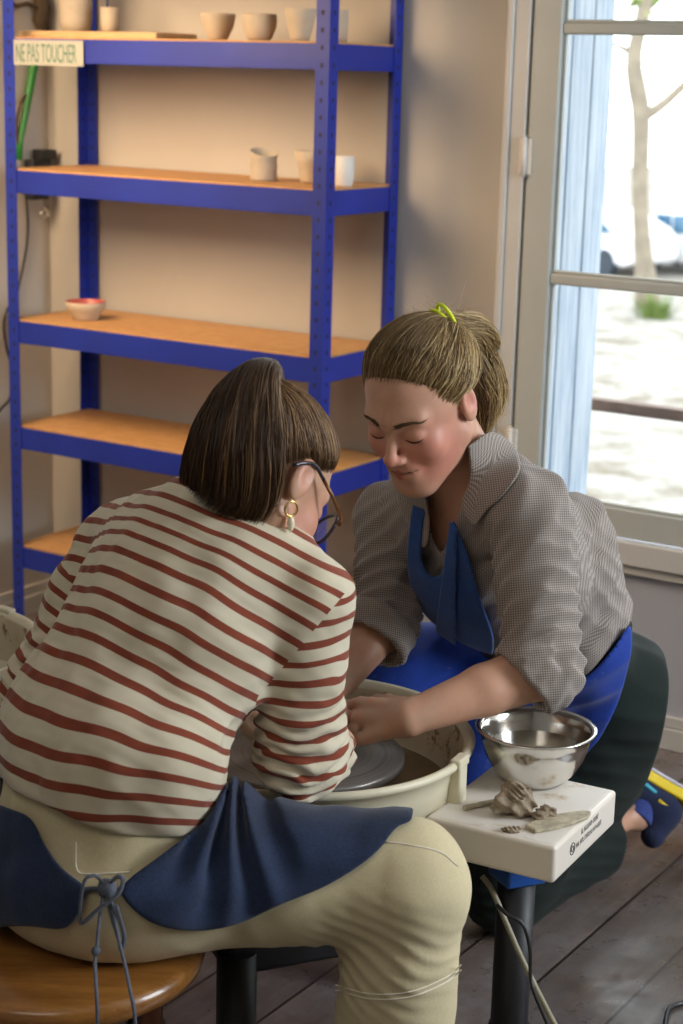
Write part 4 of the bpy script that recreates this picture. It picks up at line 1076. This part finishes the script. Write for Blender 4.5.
def cap_base(name, H, MH, line_z, mat, parent, extra=0, up=0):
    def f(P):
        q = (P - A_(H)) @ MH.astype(F32); a = np.abs(q[:, 0])
        d = ell(q, (0, -.012, .029), (.0755 + extra, .0955 + extra, .0795 + extra))
        # hairline surface: keep above a line that falls from the brow to the nape
        y = q[:, 1]; z = q[:, 2]; ln = np.interp(y, [-.1, -.06, -.03, -.012, .01, .03, .055, .075], [-.058, -.035, .004, .026, .024, .034 + up * .6, .060 + up, .078 + up]).astype(F32)
        return smax(d, (ln - z) * .8, .004)
    o = implicit(name, f, H - .15, H + .15, .003, mat, parent, dict(hv=lambda v: np.clip(.25 + .18 * wav(v, .01, 2), 0, 1))); return o
hairS = cap_base('hair', HS, MS, None, MT['hairA'], SP)
rimS = CDIR(.8, .3, .6)
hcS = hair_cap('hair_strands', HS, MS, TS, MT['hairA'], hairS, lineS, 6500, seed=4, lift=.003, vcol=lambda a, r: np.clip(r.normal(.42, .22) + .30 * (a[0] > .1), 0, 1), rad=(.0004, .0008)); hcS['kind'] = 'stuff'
def tail(name, guide, widths, depth, n, mat, parent, seed, sidev, vm=.4, vs=.22, rad=(.0007, .0013), wavy=.002, frizz=.0, M_=30, lenj=.12):
    r = np.random.default_rng(seed); G = resamp(guide, M_); t = np.linspace(0, 1, M_)
    T = np.gradient(G, axis=0); T /= np.linalg.norm(T, axis=1, keepdims=True); sv = np.array(sidev) - T * (T @ np.array(sidev))[:, None]; sv /= np.linalg.norm(sv, axis=1, keepdims=True); nv = np.cross(T, sv)
    w = np.interp(t, np.linspace(0, 1, len(widths)), widths); dp = np.interp(t, np.linspace(0, 1, len(depth)), depth); S = []; hv = []
    for i in range(n):
        a = r.uniform(0, 2 * PI); q = r.uniform(.35, 1) ** .5; u = math.cos(a) * q; v = math.sin(a) * q
        f = 1 + r.normal() * frizz * t
        p = G + sv * (u * w * f)[:, None] + nv * (v * dp * f)[:, None] + sv * (np.sin(t * r.uniform(3, 9) + r.uniform(0, 6)) * wavy)[:, None] + nv * (np.sin(t * r.uniform(3, 9) + r.uniform(0, 6)) * wavy)[:, None]
        L = 1 - abs(r.normal() * lenj); p = np.stack([np.interp(np.linspace(0, L, M_), t, p[:, j]) for j in range(3)], 1)
        S.append(p); hv.append(np.clip(r.normal(vm, vs) + .15 * u + .14 * math.sin(u * 13 + 2) + .08 * math.sin(a * 11), 0, 1))
    o = tomesh_strands(name, np.array(S), r.uniform(rad[0], rad[1], n), mat, parent, hv); o['kind'] = 'stuff'; return o
rootS = HS + MS @ TS
pt = tail('ponytail', [rootS + MS @ (0, .012, -.006), rootS + MS @ (0, -.010, .006), AT(258, 376, rootS[1] - .040), AT(246, 400, rootS[1] - .080), AT(237, 440, rootS[1] - .110), AT(232, 476, rootS[1] - .115), AT(226, 500, rootS[1] - .105), AT(212, 514, rootS[1] - .10)], [.012, .020, .030, .044, .054, .060, .060, .050], [.012, .016, .020, .024, .024, .022, .016, .008], 5500, MT['hairA'], hairS, 8, CDIR(1, -.1, .1), vm=.36, vs=.24, wavy=.0035, lenj=.17, rad=(.0004, .0009), frizz=.06)
bm = BM(); C0 = Vector(rootS + MS @ (0, -.004, .004)) - SP.location; ax = Vector(MS @ nrm((0, -.8, .6))); u_ = ax.orthogonal().normalized(); v_ = ax.cross(u_)
tube(bm, [C0 + (u_ * math.cos(a) + v_ * math.sin(a)) * .014 for a in np.linspace(0, 2 * PI, 24)], .004, 8, cap=False); obj('hair_tie', bm, MT['black'], hairS)
# glasses and earring
def LH(H, MH, p): return Vector(H + MH @ np.array(p))
gl_ = thing('glasses', 'tortoiseshell round glasses worn by the seated woman in stripes', 'glasses', HS + MS @ (0, .1, 0))
def GP(p): return LH(HS, MS, p) - gl_.location
for s in (-1, 1):
    bm = BM(); cx_, cy_, cz_ = s * .034, .112, -.010
    ring = [GP((cx_ + .026 * math.cos(a), cy_ - .006 * (abs(cx_ + .026 * math.cos(a)) / .06) ** 2 * 3, cz_ + .022 * math.sin(a))) for a in np.linspace(0, 2 * PI, 40)]
    tube(bm, ring, .0022, 8, cap=False); rm = obj('rim', bm, MT['frameblk'], gl_)
    bm = BM(); vs = [bm.verts.new(p) for p in ring[:-1]]; fc = bm.faces.new(vs); r_ = bmesh.ops.extrude_face_region(bm, geom=[fc]); 
    for v in r_['geom']:
        if isinstance(v, bmesh.types.BMVert): v.co += Vector(MS[:, 1]) * .0012
    obj('lens', bm, MT['lens'], rm)
    bm = BM(); tube(bm, [GP(p) for p in ((s * .061, .100, -.004), (s * .073, .085, .0), (s * .079, .05, .008), (s * .081, .02, .014))], .0026, 8, flat=1.0); obj('temple', bm, MT['tort'], gl_)
    bm = BM(); tube(bm, crom([GP(p) for p in ((s * .081, .02, .014), (s * .0825, -.005, .018), (s * .083, -.022, .010), (s * .081, -.036, -.004))], 4), .0026, 8); obj('temple_tip', bm, MT['frameblk'], gl_)
bm = BM(); tube(bm, crom([GP(p) for p in ((-.009, .109, -.006), (0, .112, -.002), (.009, .109, -.006))], 4), .002, 8); obj('bridge', bm, MT['frameblk'], gl_)
er = thing('earring', 'gold hoop earring with a pale drop in the seated woman\'s right ear', 'earring', LH(HS, MS, (.080, -.008, -.040)))
bm = BM(); rr = .0095; tube(bm, [Vector((rr * math.sin(a) * .8, rr * math.sin(a) * .6, -rr + rr * math.cos(a))) for a in np.linspace(0, 2 * PI, 28)], .0016, 8, cap=False); obj('hoop', bm, MT['brass'], er)
bm = BM(); lathe(bm, [(.0005, -.040), (.004, -.035), (.0052, -.029), (.0038, -.022), (.001, -.018)], 16, (0, 0, 0)); obj('drop', bm, MT['pearl'], er)
# ------------------------------------------------------------------ clay on the wheel
def f_clay(P):
    c = np.array([CX, CY, .5285]); d = cap(P, c + [0, 0, .0], c + [0, 0, .035], .062, .048)
    q = P - A_(c); d = smax(d, -q[:, 2], .003); d = smax(d, -cap(P, c + [0, 0, .07], c + [0, 0, .10], .022, .03), .01)
    return d - .0012 * np.sin(q[:, 2] * 900) - .002 * wav(P, .03, 2)
CLAYO = thing('clay_lump', 'wet brown lump of clay under the hands at the centre of the wheel head', 'clay', (CX, CY, .5285))
implicit('clay_body', f_clay, (CX - .1, CY - .1, .52), (CX + .1, CY + .1, .62), .003, MT['clay'], CLAYO)

# ------------------------------------------------------------------ kneeling woman
KP = thing('person', 'kneeling blonde woman in a grey checked shirt and blue apron, reaching over the wheel', 'person', (.42, 3.0, 0))
HK = AT(420, 398, 2.58); MK = frame_head(CDIR(-.5, -.6, -.62), CDIR(-.25, -.57, .75))
kL = AT(533, 512, 2.57); kR = AT(392, 522, 2.80)
LK = nrm([kL[0] - kR[0], kL[1] - kR[1], 0]); FK = np.array([LK[1], -LK[0], 0])      # left, facing
k_pel = AT(598, 690, 3.04); k_wai = AT(556, 628, 2.93); k_che = AT(500, 560, 2.76); k_upp = AT(474, 505, 2.70); k_neck = AT(462, 470, 2.68)
eL = AT(545, 668, 2.50); wL = AT(409, 718, 2.42); eR = AT(384, 622, 2.72); wR = AT(322, 700, 2.57)
hpL = AT(610, 705, 2.99); hpR = AT(556, 700, 3.10); nL = ATZ(505, 885, .085); aL = ATZ(637, 813, .105); nR = AT(392, 672, 2.92)
aR = np.array([nR[0] - .02, nR[1] + .10, .09])
def KF(lean):
    u = nrm(UPV * math.cos(lean) + FK * math.sin(lean)); f = np.cross(u, -LK); return np.stack([LK, np.cross(u, LK) * 1.0, u], 1)
def k_torso(P, o=0):
    d = ell(P, k_pel, (.155 + o, .120 + o, .12 + o), KF(.25))
    d = smin(d, ell(P, k_wai, (.145 + o, .115 + o, .13 + o), KF(.55)), .08)
    d = smin(d, ell(P, k_che, (.150 + o, .120 + o, .14 + o), KF(.75)), .08)
    d = smin(d, ell(P, AT(566, 556, 2.86), (.085 + o, .085 + o, .10 + o)), .06)
    d = smin(d, ell(P, k_upp, (.115 + o, .080 + o, .080 + o), KF(.8)), .06)
    for s_, sh in ((1, kL), (-1, kR)): d = smin(d, cap(P, sh * .5 + k_upp * .5, sh, .062 + o, .054 + o), .05)
    return d
def k_legs(P, o=0):
    d = smin(cap(P, hpL, nL, .105 + o, .072 + o), cap(P, nL, aL, .064 + o, .046 + o), .03)
    e = smin(cap(P, hpR, nR, .100 + o, .070 + o), cap(P, nR, aR, .062 + o, .045 + o), .03)
    return np.minimum(d, e)
kxL = nrm(AT(345, 722, 2.46) - wL); kxR = nrm(np.array([CX, CY + .03, .60]) - wR)
FDIR = nrm((.74, .62, -.12)); SOLEN = nrm(np.cross(np.cross(FDIR, (-.15, .35, .9)), FDIR))
def k_body(P):
    q = (P - A_(HK)) @ MK.astype(F32)
    d = head_sdf(q)
    d = smin(d, cap(P, HK + MK @ (0, -.022, -.045), k_neck * .6 + k_upp * .4, .052, .060), .03)
    oo = -.014 - .022 * np.clip((.72 - P[:, 2]) / .08, 0, 1); d = smin(d, k_torso(P, 0) - oo * 1.0, .03)
    d = smin(d, smin(cap(P, kL, eL, .044, .042), smin(cap(P, eL, eL * .55 + wL * .45, .043, .037), cap(P, eL * .55 + wL * .45, wL, .037, .0255), .01), .02), .02)
    d = smin(d, smin(cap(P, kR, eR, .044, .040), cap(P, eR, wR, .040, .026), .02), .02)
    d = smin(d, k_legs(P, -.026), .03)
    a, tp1 = hand_sdf(P, wL, kxL, (.15, -.72, .66), -1, ((.35, .5, .3), (.4, .5, .3), (.45, .5, .3), (.5, .5, .3)), thumb=(.5, .5)); b, _ = hand_sdf(P, wR, kxR, (-.5, -.2, .8), 1, (.4, .4, .45, .5))
    d = smin(d, a, .012); d = smin(d, b, .012)
    d = smin(d, cap(P, aL, aL + nrm((.66, .72, .22)) * .02, .036, .034), .02)
    d = smin(d, cap(P, aR - [0, 0, .02], aR + [-.10, -.06, -.05], .034, .026), .02)
    return d
bodyK = implicit('body', k_body, (-.15, 2.25, -.01), (.72, 3.45, 1.16), .003, MT['skinB'], KP, skin_attrs(HK, MK, [wL + kxL * .09, wR + kxR * .1]))
# face details
def surf(x, z, H, MH, off=0):
    y = np.linspace(.14, .03, 800); q = np.stack([np.full(800, x), y, np.full(800, z)], 1).astype(F32); v = head_sdf(q); k = np.argmax(v < 0); return np.array([x, y[k] + off, z])
for s_ in (-1, 1):
    bm = BM(); pts = []
    for t in np.linspace(-1, 1, 9): pts.append(Vector(HK + MK @ surf(s_ * (.0315 + .0135 * t), -.0125 - .0035 * (1 - t * t) + (.001 if t > 0 else 0), HK, MK, .0003)) - KP.location)
    tube(bm, crom(pts, 3), [.0005, .0015, .0018, .0017, .0009], 6); obj('eyelashes', bm, MT['lash'], KP)
    r = np.random.default_rng(5 + s_); S = []
    for i in range(150):
        t = r.uniform(0, 1); x0 = .011 + .035 * t; z0 = .0150 + .0060 * math.sin(t * 2.4) - .002 * t + r.normal() * .0019 * (1.2 - t); a = .3 - .7 * t + r.normal() * .15
        ps = [surf(s_ * (x0 + .008 * k * math.cos(a)), z0 + .008 * k * math.sin(a) * .6, HK, MK, .0005 + .0006 * k) for k in np.linspace(0, 1, 5)]
        S.append([HK + MK @ p for p in ps])
    eb = tomesh_strands('eyebrow', np.array(S), .00032, MT['hairB'], KP, np.full(150, .10)); eb['kind'] = 'stuff'
# hair
HC2 = cap_base('hair', HK, MK, None, MT['hairB'], KP, up=.012)
lineK = [(0, .069, .085), (.035, .061, .078), (.057, .045, .060), (.068, .028, .024), (.072, .012, .004), (.076, .0, .014), (.0765, -.02, .024), (.072, -.045, -.01), (.055, -.070, -.035), (.03, -.088, -.052), (0, -.093, -.058), (-.03, -.088, -.052), (-.055, -.07, -.035), (-.072, -.045, -.01), (-.0765, -.02, .024), (-.076, .0, .014), (-.072, .012, .004), (-.068, .028, .024), (-.057, .045, .060), (-.035, .062, .079)]
TK = np.array([-.014, -.080, .070])
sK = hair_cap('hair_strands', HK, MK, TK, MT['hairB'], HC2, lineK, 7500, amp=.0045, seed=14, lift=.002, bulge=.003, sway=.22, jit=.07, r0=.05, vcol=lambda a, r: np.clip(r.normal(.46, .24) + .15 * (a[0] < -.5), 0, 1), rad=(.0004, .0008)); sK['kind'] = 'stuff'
rt_ = HK + MK @ TK; y0 = rt_[1]
tail('topknot', [rt_ + MK @ (0, .02, -.002), rt_ + MK @ (0, 0, .010), AT(458, 326, y0 + .01), AT(476, 332, y0 + .04), AT(486, 348, y0 + .06), AT(480, 362, y0 + .06)], [.010, .012, .017, .020, .018, .010], [.010, .012, .016, .020, .018, .010], 2200, MT['hairB'], HC2, 21, CDIR(0, -.2, 1), vm=.74, vs=.22, wavy=.005, frizz=.16, rad=(.0004, .0008))
tail('ponytail', [AT(450, 328, y0), AT(472, 334, y0 + .03), AT(484, 358, y0 + .06), AT(489, 388, y0 + .07), AT(485, 412, y0 + .09), AT(478, 434, y0 + .10)], [.010, .014, .017, .020, .018, .010], [.010, .014, .016, .018, .016, .010], 2000, MT['hairB'], HC2, 22, CDIR(1, 0, .3), vm=.68, vs=.24, wavy=.006, frizz=.25, rad=(.0004, .0008))
tail('loose_hair', [AT(462, 350, y0 + .02), AT(476, 372, y0 + .03), AT(484, 398, y0 + .06), AT(480, 425, y0 + .08), AT(474, 440, y0 + .08)], [.014, .018, .018, .014, .008], [.012, .016, .016, .01, .006], 600, MT['hairB'], HC2, 23, CDIR(1, 0, .3), vm=.42, vs=.22, wavy=.005, frizz=.25, rad=(.0004, .0008))
# fly-away hairs
r = np.random.default_rng(3); S = []
for i in range(320):
    k = r.uniform(0, 1); c0 = AT(400 + 98 * k, 340 - 22 * math.sin(k * 3) + 100 * max(0, k - .6) / .4, y0 + .06 * k); a = r.uniform(0, 2 * PI); dv = nrm(CDIR(math.cos(a), 0, math.sin(a)) + MK[:, 2] * .3 + CDIR(.6, 0, .2) * .6); L = r.uniform(.02, .045); cv = r.normal(size=3) * .012
    S.append([c0 + dv * L * t + cv * t * t + np.array([0, 0, -.012]) * t ** 3 for t in np.linspace(0, 1, 12)])
fh = tomesh_strands('flyaway_hair', np.array(S), .00022, MT['hairB'], HC2, r.uniform(.6, 1, 320)); fh['kind'] = 'stuff'
# neon hair elastic
sc_ = thing('hair_elastic', 'neon yellow hair elastic round the kneeling woman\'s topknot', 'hair elastic', rt_)
ax = nrm(AT(470, 318, y0 + .01) - rt_ + np.array([0, 0, .02])); u_ = nrm(np.cross(ax, (0, 1, 0.2))); v_ = np.cross(ax, u_)
for k, (o1, tl) in enumerate(((-.001, .0), (.009, .35))):
    bm = BM(); n_ = 30; tube(bm, [Vector(ax * (o1 + math.sin(a + k) * .0045) + (u_ * math.cos(a) + v_ * math.sin(a)) * .0225 + MK @ (0, -.002, .010)) for a in np.linspace(0, 2 * PI, n_)], .0030, 8, cap=False); obj('elastic_loop', bm, MT['neon'], sc_)
# shirt
SHEM = [(300, 380), (560, 380), (660, 480), (645, 560), (634, 606), (629, 624), (612, 646), (586, 676), (566, 690), (520, 700), (470, 690), (440, 660), (420, 640), (340, 700), (300, 700)]
VNECK = [(424, 470), (425, 498), (430, 530), (441, 552), (449, 538), (458, 518), (466, 490), (480, 455), (455, 440)]
def roll(P, c, ax, r, w, d):      # rolled cuff
    q = P - A_(c); t = q @ A_(ax); rr = np.sqrt(np.maximum((q * q).sum(1) - t * t, 0)); return np.sqrt((np.abs(rr - r) / 1) ** 2 + (np.maximum(np.abs(t) - w, 0)) ** 2) - d
def k_arm_l(P): return smin(cap(P, kL, eL, .062, .056), cap(P, eL, eL + (wL - eL) * .18, .056, .055), .02)
def k_arm_r(P): return smin(cap(P, kR, eR, .060, .053), cap(P, eR, eR + (wR - eR) * .22, .053, .052), .02)
aLx = nrm(wL - eL); aRx = nrm(wR - eR)
def k_shirt0(P):
    t = k_torso(P, .006); al = k_arm_l(P); ar = k_arm_r(P); d = smin(t, np.minimum(al, ar), .018)
    d = d - .0045 * wav(P, .055, 41) - .004 * fold(P, nrm((.7, .1, -.6)), .09, 44, .5) - .0022 * wav(P, .022, 43, 1)
    for e_, s_, rg, sd in ((eL, kL, .20, 51), (eR, kR, .18, 52)):
        g = np.clip(1 - np.linalg.norm(P - A_(e_ * .75 + s_ * .25), axis=1) / rg, 0, 1); d = d - .016 * g * (fold(P, nrm(nrm(e_ - s_) * .8 + LK * .5), .052, sd, .38) + .1)
    g = np.clip(1 - np.linalg.norm(P - A_(AT(600, 580, 2.85)), axis=1) / .16, 0, 1); d = d - .007 * g * fold(P, nrm((.5, .3, .8)), .07, 55, .3)
    return d
def k_shirt(P):
    d = k_shirt0(P)
    dl = np.linalg.norm(P - A_(wL), axis=1) < .215; m = (P - A_(eL + (wL - eL) * .13)) @ A_(nrm(aLx * .9 + np.array([-.1, 0, -.5]))); d = np.where((k_arm_l(P) < .03) , smax(d, m, .004), d)
    m = (P - A_(eR + (wR - eR) * .18)) @ A_(nrm(aRx + np.array([0, 0, -.3]))); d = np.where((k_arm_r(P) < .03), smax(d, m, .004), d)
    # rolled cuffs
    cl = eL + (wL - eL) * .09; cr = eR + (wR - eR) * .15
    d = smin(d, roll(P, cl, nrm(aLx * .9 + np.array([-.1, 0, -.5])), .056, .016, .008) - .003 * wav(P, .02, 61), .008); d = smin(d, roll(P, cr, nrm(aRx + np.array([0, 0, -.3])), .055, .016, .007) - .003 * wav(P, .02, 62), .008)
    d = np.where(np.minimum(k_arm_l(P), k_arm_r(P)) > .016, smax(d, polyd(P, SHEM), .004), d)
    inner = cap(P, k_neck - (HK - k_neck) * .6, HK, .060, .058)
    d = smax(d, -inner, .004)
    front = ((P - A_(k_upp)) @ A_(FK)) > -.02
    v = polyd(P, VNECK); d = np.where(front, smax(d, -v, .003), d)
    d = smax(d, -k_body_in(P), .002)
    return d
def k_body_in(P): return k_torso(P, -.010)
def cuv(axis_sel):
    def g(v):
        L_ = k_arm_l(v) < k_torso(v, -.004); Rr = k_arm_r(v) < k_torso(v, -.004)
        aL_ = nrm(eL - kL); pL = nrm(np.cross(aL_, (0, 1, 0))); aR_ = nrm(eR - kR); pR = nrm(np.cross(aR_, (0, 1, 0)))
        sp = nrm(k_upp - k_pel)
        base = v @ A_(nrm(sp - nrm((1, -.25, 0)) * (sp @ nrm((1, -.25, 0))))) if axis_sel else v @ A_(nrm((1, -.25, 0)))
        out = np.where(L_, v @ A_(aL_ if axis_sel else pL), base); return np.where(Rr, v @ A_(aR_ if axis_sel else pR), out)
    return g
shirt = implicit('checked_shirt', k_shirt, (-.10, 2.2, .35), (.75, 3.3, 1.08), .0033, MT['check'], KP, dict(cu=cuv(0), cv=cuv(1)))
# collar flaps
COLR = [(468, 446), (492, 432), (514, 446), (520, 470), (504, 494), (486, 512), (474, 526), (464, 514), (462, 500), (470, 478)]
COLL = [(396, 486), (408, 480), (424, 492), (430, 528), (424, 548), (412, 530), (400, 510)]
def k_coll(P):
    b = smin(k_torso(P, .010), cap(P, k_neck - (HK - k_neck) * .5, HK - (HK - k_neck) * .45, .068, .062), .03)
    d = np.maximum(b - .0122, -(b - .002)); m = np.minimum(polyd(P, COLR), polyd(P, COLL)); m = np.maximum(m, P[:, 1] - 2.78); return smax(d, m, .002)
implicit('collar', k_coll, (-.05, 2.35, .70), (.45, 2.85, 1.02), .0028, MT['check'], shirt, dict(cu=cuv(0), cv=cuv(1)), keep=.05)
# trousers
def k_trou(P):
    d = smin(k_torso(P, -.004), k_legs(P, .010), .05); d = smin(d, cap(P, nL, aL * .9 + nL * .1, .078, .070), .03)
    d = smin(d, cap(P, hpL + FK * -.03, (hpL + nL) / 2 + np.array([.05, .05, .0]), .10, .09), .05)
    d = d - .004 * wav(P, .05, 71) - .0028 * fold(P, nrm((.3, .2, .9)), .085, 73, .7)
    d = smax(d, polyd(P, [(300, 600), (560, 640), (612, 610), (628, 588), (636, 598), (652, 624), (665, 657), (669, 690), (662, 736), (651, 771), (640, 797), (622, 819), (627, 836), (624, 858), (614, 878), (600, 902), (560, 960), (300, 960)], True), .004)
    return smax(d, -P[:, 2] + .003, .006)
implicit('green_trousers', k_trou, (-.02, 2.75, -.01), (.80, 3.5, .72), .004, MT['green'], KP, keep=.02)
# apron skirt over the lap
KA = [(280, 640), (345, 640), (372, 622), (400, 606), (430, 600), (470, 640), (500, 668), (545, 690), (584, 678), (612, 650), (629, 626), (632, 645), (627, 672), (617, 705), (600, 738), (588, 752), (560, 790), (520, 900), (440, 900), (280, 900)]
def k_apr(P):
    b = smin(k_torso(P, .010), cap(P, hpR, nR, .112, .084), .07)
    b = smin(b, cap(P, hpL, (hpL + nL) / 2, .122, .105), .06)
    b = smin(b, cap(P, hpL * .3 + nR * .7 + np.array([.05, -.03, -.05]), nL * .6 + nR * .4 + np.array([0.02, -.05, .08]), .085, .08), .08)
    b = b - .004 * wav(P, .07, 81) - .006 * fold(P, nrm((.5, -.2, -.8)), .11, 83, .4)
    d = np.maximum(b - .007, -(b + .010)); fw = (P - A_(k_pel)) @ A_(FK)
    m = np.maximum(polyd(P, KA), -fw - .05); m = np.maximum(m, .17 - P[:, 2]); m = np.maximum(m, P[:, 2] - .72); return smax(d, m, .002)
skirt = implicit('blue_apron', k_apr, (-.10, 2.6, .15), (.75, 3.3, .75), .004, MT['royal'], KP, keep=.02)
BIB = [(414, 494), (409, 530), (407, 560), (411, 590), (422, 618), (436, 640), (444, 664), (484, 668), (494, 640), (480, 598), (471, 564), (458, 530), (453, 521), (447, 545), (441, 574), (428, 574), (421, 555), (423, 525), (428, 494)]
def k_bib(P):
    b = k_torso(P, .014) - .002 * wav(P, .05, 91); d = np.maximum(b - .0105, -(b + .004)); m = np.maximum(polyd(P, BIB), -((P - A_(k_che)) @ A_(FK)) + .0); return smax(d, m, .002)
bib = implicit('apron_bib', k_bib, (-.10, 2.35, .45), (.45, 3.0, 1.0), .003, MT['bibblue'], skirt, keep=.05)
def k_bib2(P):
    b = k_torso(P, .020) - .002 * wav(P, .05, 91); d = np.maximum(b - .0125, -(b - .001)); m = np.maximum(polyd(P, [(450, 520), (457, 530), (456, 600), (456, 662), (432, 660), (438, 610), (444, 560)], False), -((P - A_(k_che)) @ A_(FK)) + .0); return smax(d, m, .001)
implicit('strap_end', k_bib2, (-.10, 2.35, .45), (.45, 3.0, 1.0), .003, MT['bibblue'], skirt, keep=.05)
# ring
# shoe: toes tucked under, heel up
SN = nrm((.45, .62, .58)); SU = nrm(np.array([-.75, .2, .50]) - np.dot((-.75, .2, .50), SN) * SN); SS = np.cross(SN, SU)
MSH = np.stack([SS, SN, SU], 1); S0 = aL + SN * .022 + SU * .018
shoe = thing('trainer', 'navy trainer with yellow and cyan trim on the kneeling woman\'s upturned foot', 'shoe', (S0[0], S0[1], 0), group='trainers of the kneeling woman')
def SL(P): return (P - A_(S0)) @ MSH.astype(F32)
def f_up(P):
    q = SL(P); d = cap(q * A_((.95, 1, 1)), (0, .014, .040), (0, .012, -.055), .040, .041); d = smin(d, cap(q, (0, .008, -.058), (.0, -.045, -.066), .036, .024), .02)
    d = smax(d, q[:, 1] - .036, .004); d = smax(d, .004 - P[:, 2], .004)
    return smax(d, -cap(q, (0, -.08, .01), (0, -.022, .012), .036, .034), .004)
def f_sole(P, y0, y1, g=0):
    q = SL(P); w = .040 + g - .004 * np.cos(q[:, 2] * 30); d = np.sqrt(np.maximum(np.abs(q[:, 0]) - w + .014, 0) ** 2 + np.maximum(np.abs(q[:, 2] + .004) - .078 - g, 0) ** 2) - .014; return smax(smax(smax(d, q[:, 1] - y1, .003), y0 - q[:, 1], .003), .003 - P[:, 2], .003)
implicit('shoe_upper', f_up, S0 - .22, S0 + .22, .0028, MT['shoenavy'], shoe)
implicit('yellow_midsole', lambda P: f_sole(P, .033, .055, .003), S0 - .22, S0 + .22, .0028, MT['yellow'], shoe)
implicit('outsole', lambda P: f_sole(P, .0555, .064, .001), S0 - .22, S0 + .22, .0028, MT['solegrey'], shoe)
def SW(p): return Vector(MSH @ np.array(p) + S0) - shoe.location
bm = BM(); tube(bm, [SW((.0385 + .004 * math.sin(u * PI), .022 - .004 * u, .060 - .085 * u)) for u in np.linspace(0, 1, 12)], .0058, 8, flat=.8); obj('cyan_band', bm, MT['cyan'], shoe)
for y_, z_ in ((.031, .050), (-.004, .030), (.006, -.045)):
    bm = BM(); c_ = np.array([.0405, y_, z_]); tg = np.array([0, 0, 1.]) * .010
    tube(bm, [SW(c_ - tg), SW(c_ + tg)], .0045, 8); obj('yellow_tab', bm, MT['yellow'], shoe)
implicit('sock', lambda P: smax(cap(P, aL - SN * .03, aL + SN * .03, .0385, .037), -((P - A_(aL - SN * .018)) @ A_(SN)), .003), S0 - .2, S0 + .2, .003, MT['sock'], KP)
c_ = aR + np.array([-.05, -.03, -.05]); M_s = np.stack([nrm((-.5, .85, 0)), nrm((-.85, -.5, 0)), UPV], 1)
s2 = thing('trainer', 'navy trainer flat on the floor under the kneeling woman\'s raised knee, behind the wheel', 'shoe', (c_[0], c_[1], 0), group='trainers of the kneeling woman')
implicit('shoe_upper', lambda P: smax(smin(ell(P, c_ + [0, 0, -.01], (.045, .13, .042), M_s), cap(P, aR - [0, 0, .03], aR, .044, .046), .03), -P[:, 2] + .018, .004), c_ - .2, c_ + .2, .004, MT['shoenavy'], s2)
implicit('yellow_midsole', lambda P: smax(ell(P, c_ + [0, 0, -.02], (.05, .135, .08), M_s), np.abs(P[:, 2] - .0105) - .009, .003), c_ - .2, c_ + .2, .004, MT['yellow'], s2)

# ------------------------------------------------------------------ clay scraps, tool on the side tray
def scrap(name, px, py, r, seed, label, cat='clay', mat='drygrey', sq=(1, 1, .8), dz=0, fr_=.35):
    c = ATZ(px, py, .5005 + dz); c[2] = .5005 + dz + r * sq[2] * .75
    f = lambda P: smax(ell(P, c, (r * sq[0], r * sq[1], r * sq[2])) - r * fr_ * .8 * wav(P, r * .8, seed, 3) - r * .16 * fold(P, nrm((.6, .2, .7)), r * 1.1, seed, .25), .5005 + dz - P[:, 2], .001)
    t = thing(name, label, cat, (c[0], c[1], .5005 + dz), group='clay scraps on the side tray'); implicit('clay_body', f, c - r * 2, c + r * 2, r / 16, MT[mat], t); return t
scrap('clay_scrap', 513, 814, .027, 5, 'biggest crumpled grey clay lump on the white side tray in front of the bowl', sq=(1, .9, .9))
scrap('clay_scrap', 516, 800, .0125, 8, 'pale curl of clay perched on top of the biggest clay lump', sq=(.9, .8, 1.1), dz=.040)
scrap('clay_scrap', 543, 819, .0125, 9, 'small crumbly clay piece between the big lump and the wooden rib', sq=(1.1, 1, .8), fr_=.5)
scrap('clay_scrap', 510, 831, .009, 12, 'thin flat smear of clay at the near side of the biggest lump', sq=(1.5, .9, .5))
rib = thing('wooden_rib', 'clay-covered half-moon wooden potter\'s rib lying on the white side tray', 'pottery tool', ATZ(562, 828, .5008))
A0, A1 = ATZ(535, 834, .5008), ATZ(596, 817, .5008); dr = nrm(A1 - A0); nn = np.array([-dr[1], dr[0], 0]); L = np.linalg.norm(A1 - A0)
def RP(u, v): p = A0 + dr * L * u + nn * v; return (p[0] - rib.location.x, p[1] - rib.location.y)
bm = BM(); prism(bm, [RP(0, 0), RP(.25, -.004), RP(.55, -.006), RP(.85, -.002), RP(1, .010), RP(.93, .019), RP(.6, .026), RP(.2, .028), RP(0, .022)], .0, .0055, bev=.002); MT['ribm'] = plain('clay_smeared_wood', (.46, .40, .28), .6, var=.35, scale=60, bump=.4); obj('rib_blade', bm, MT['ribm'], rib)
bm = BM(); B0, B1 = ATZ(464, 808, .5045), ATZ(496, 801, .5045); tube(bm, [Vector(B0 * 0), Vector((B1 - B0) * .5), Vector(B1 - B0)], [.0038, .0042, .0036], 8); o = obj('tool_handle', bm, MT['ribm'], None, Vector(B0)); tag(o, 'short clay-coated stick lying left of the clay lump on the side tray', 'stick')
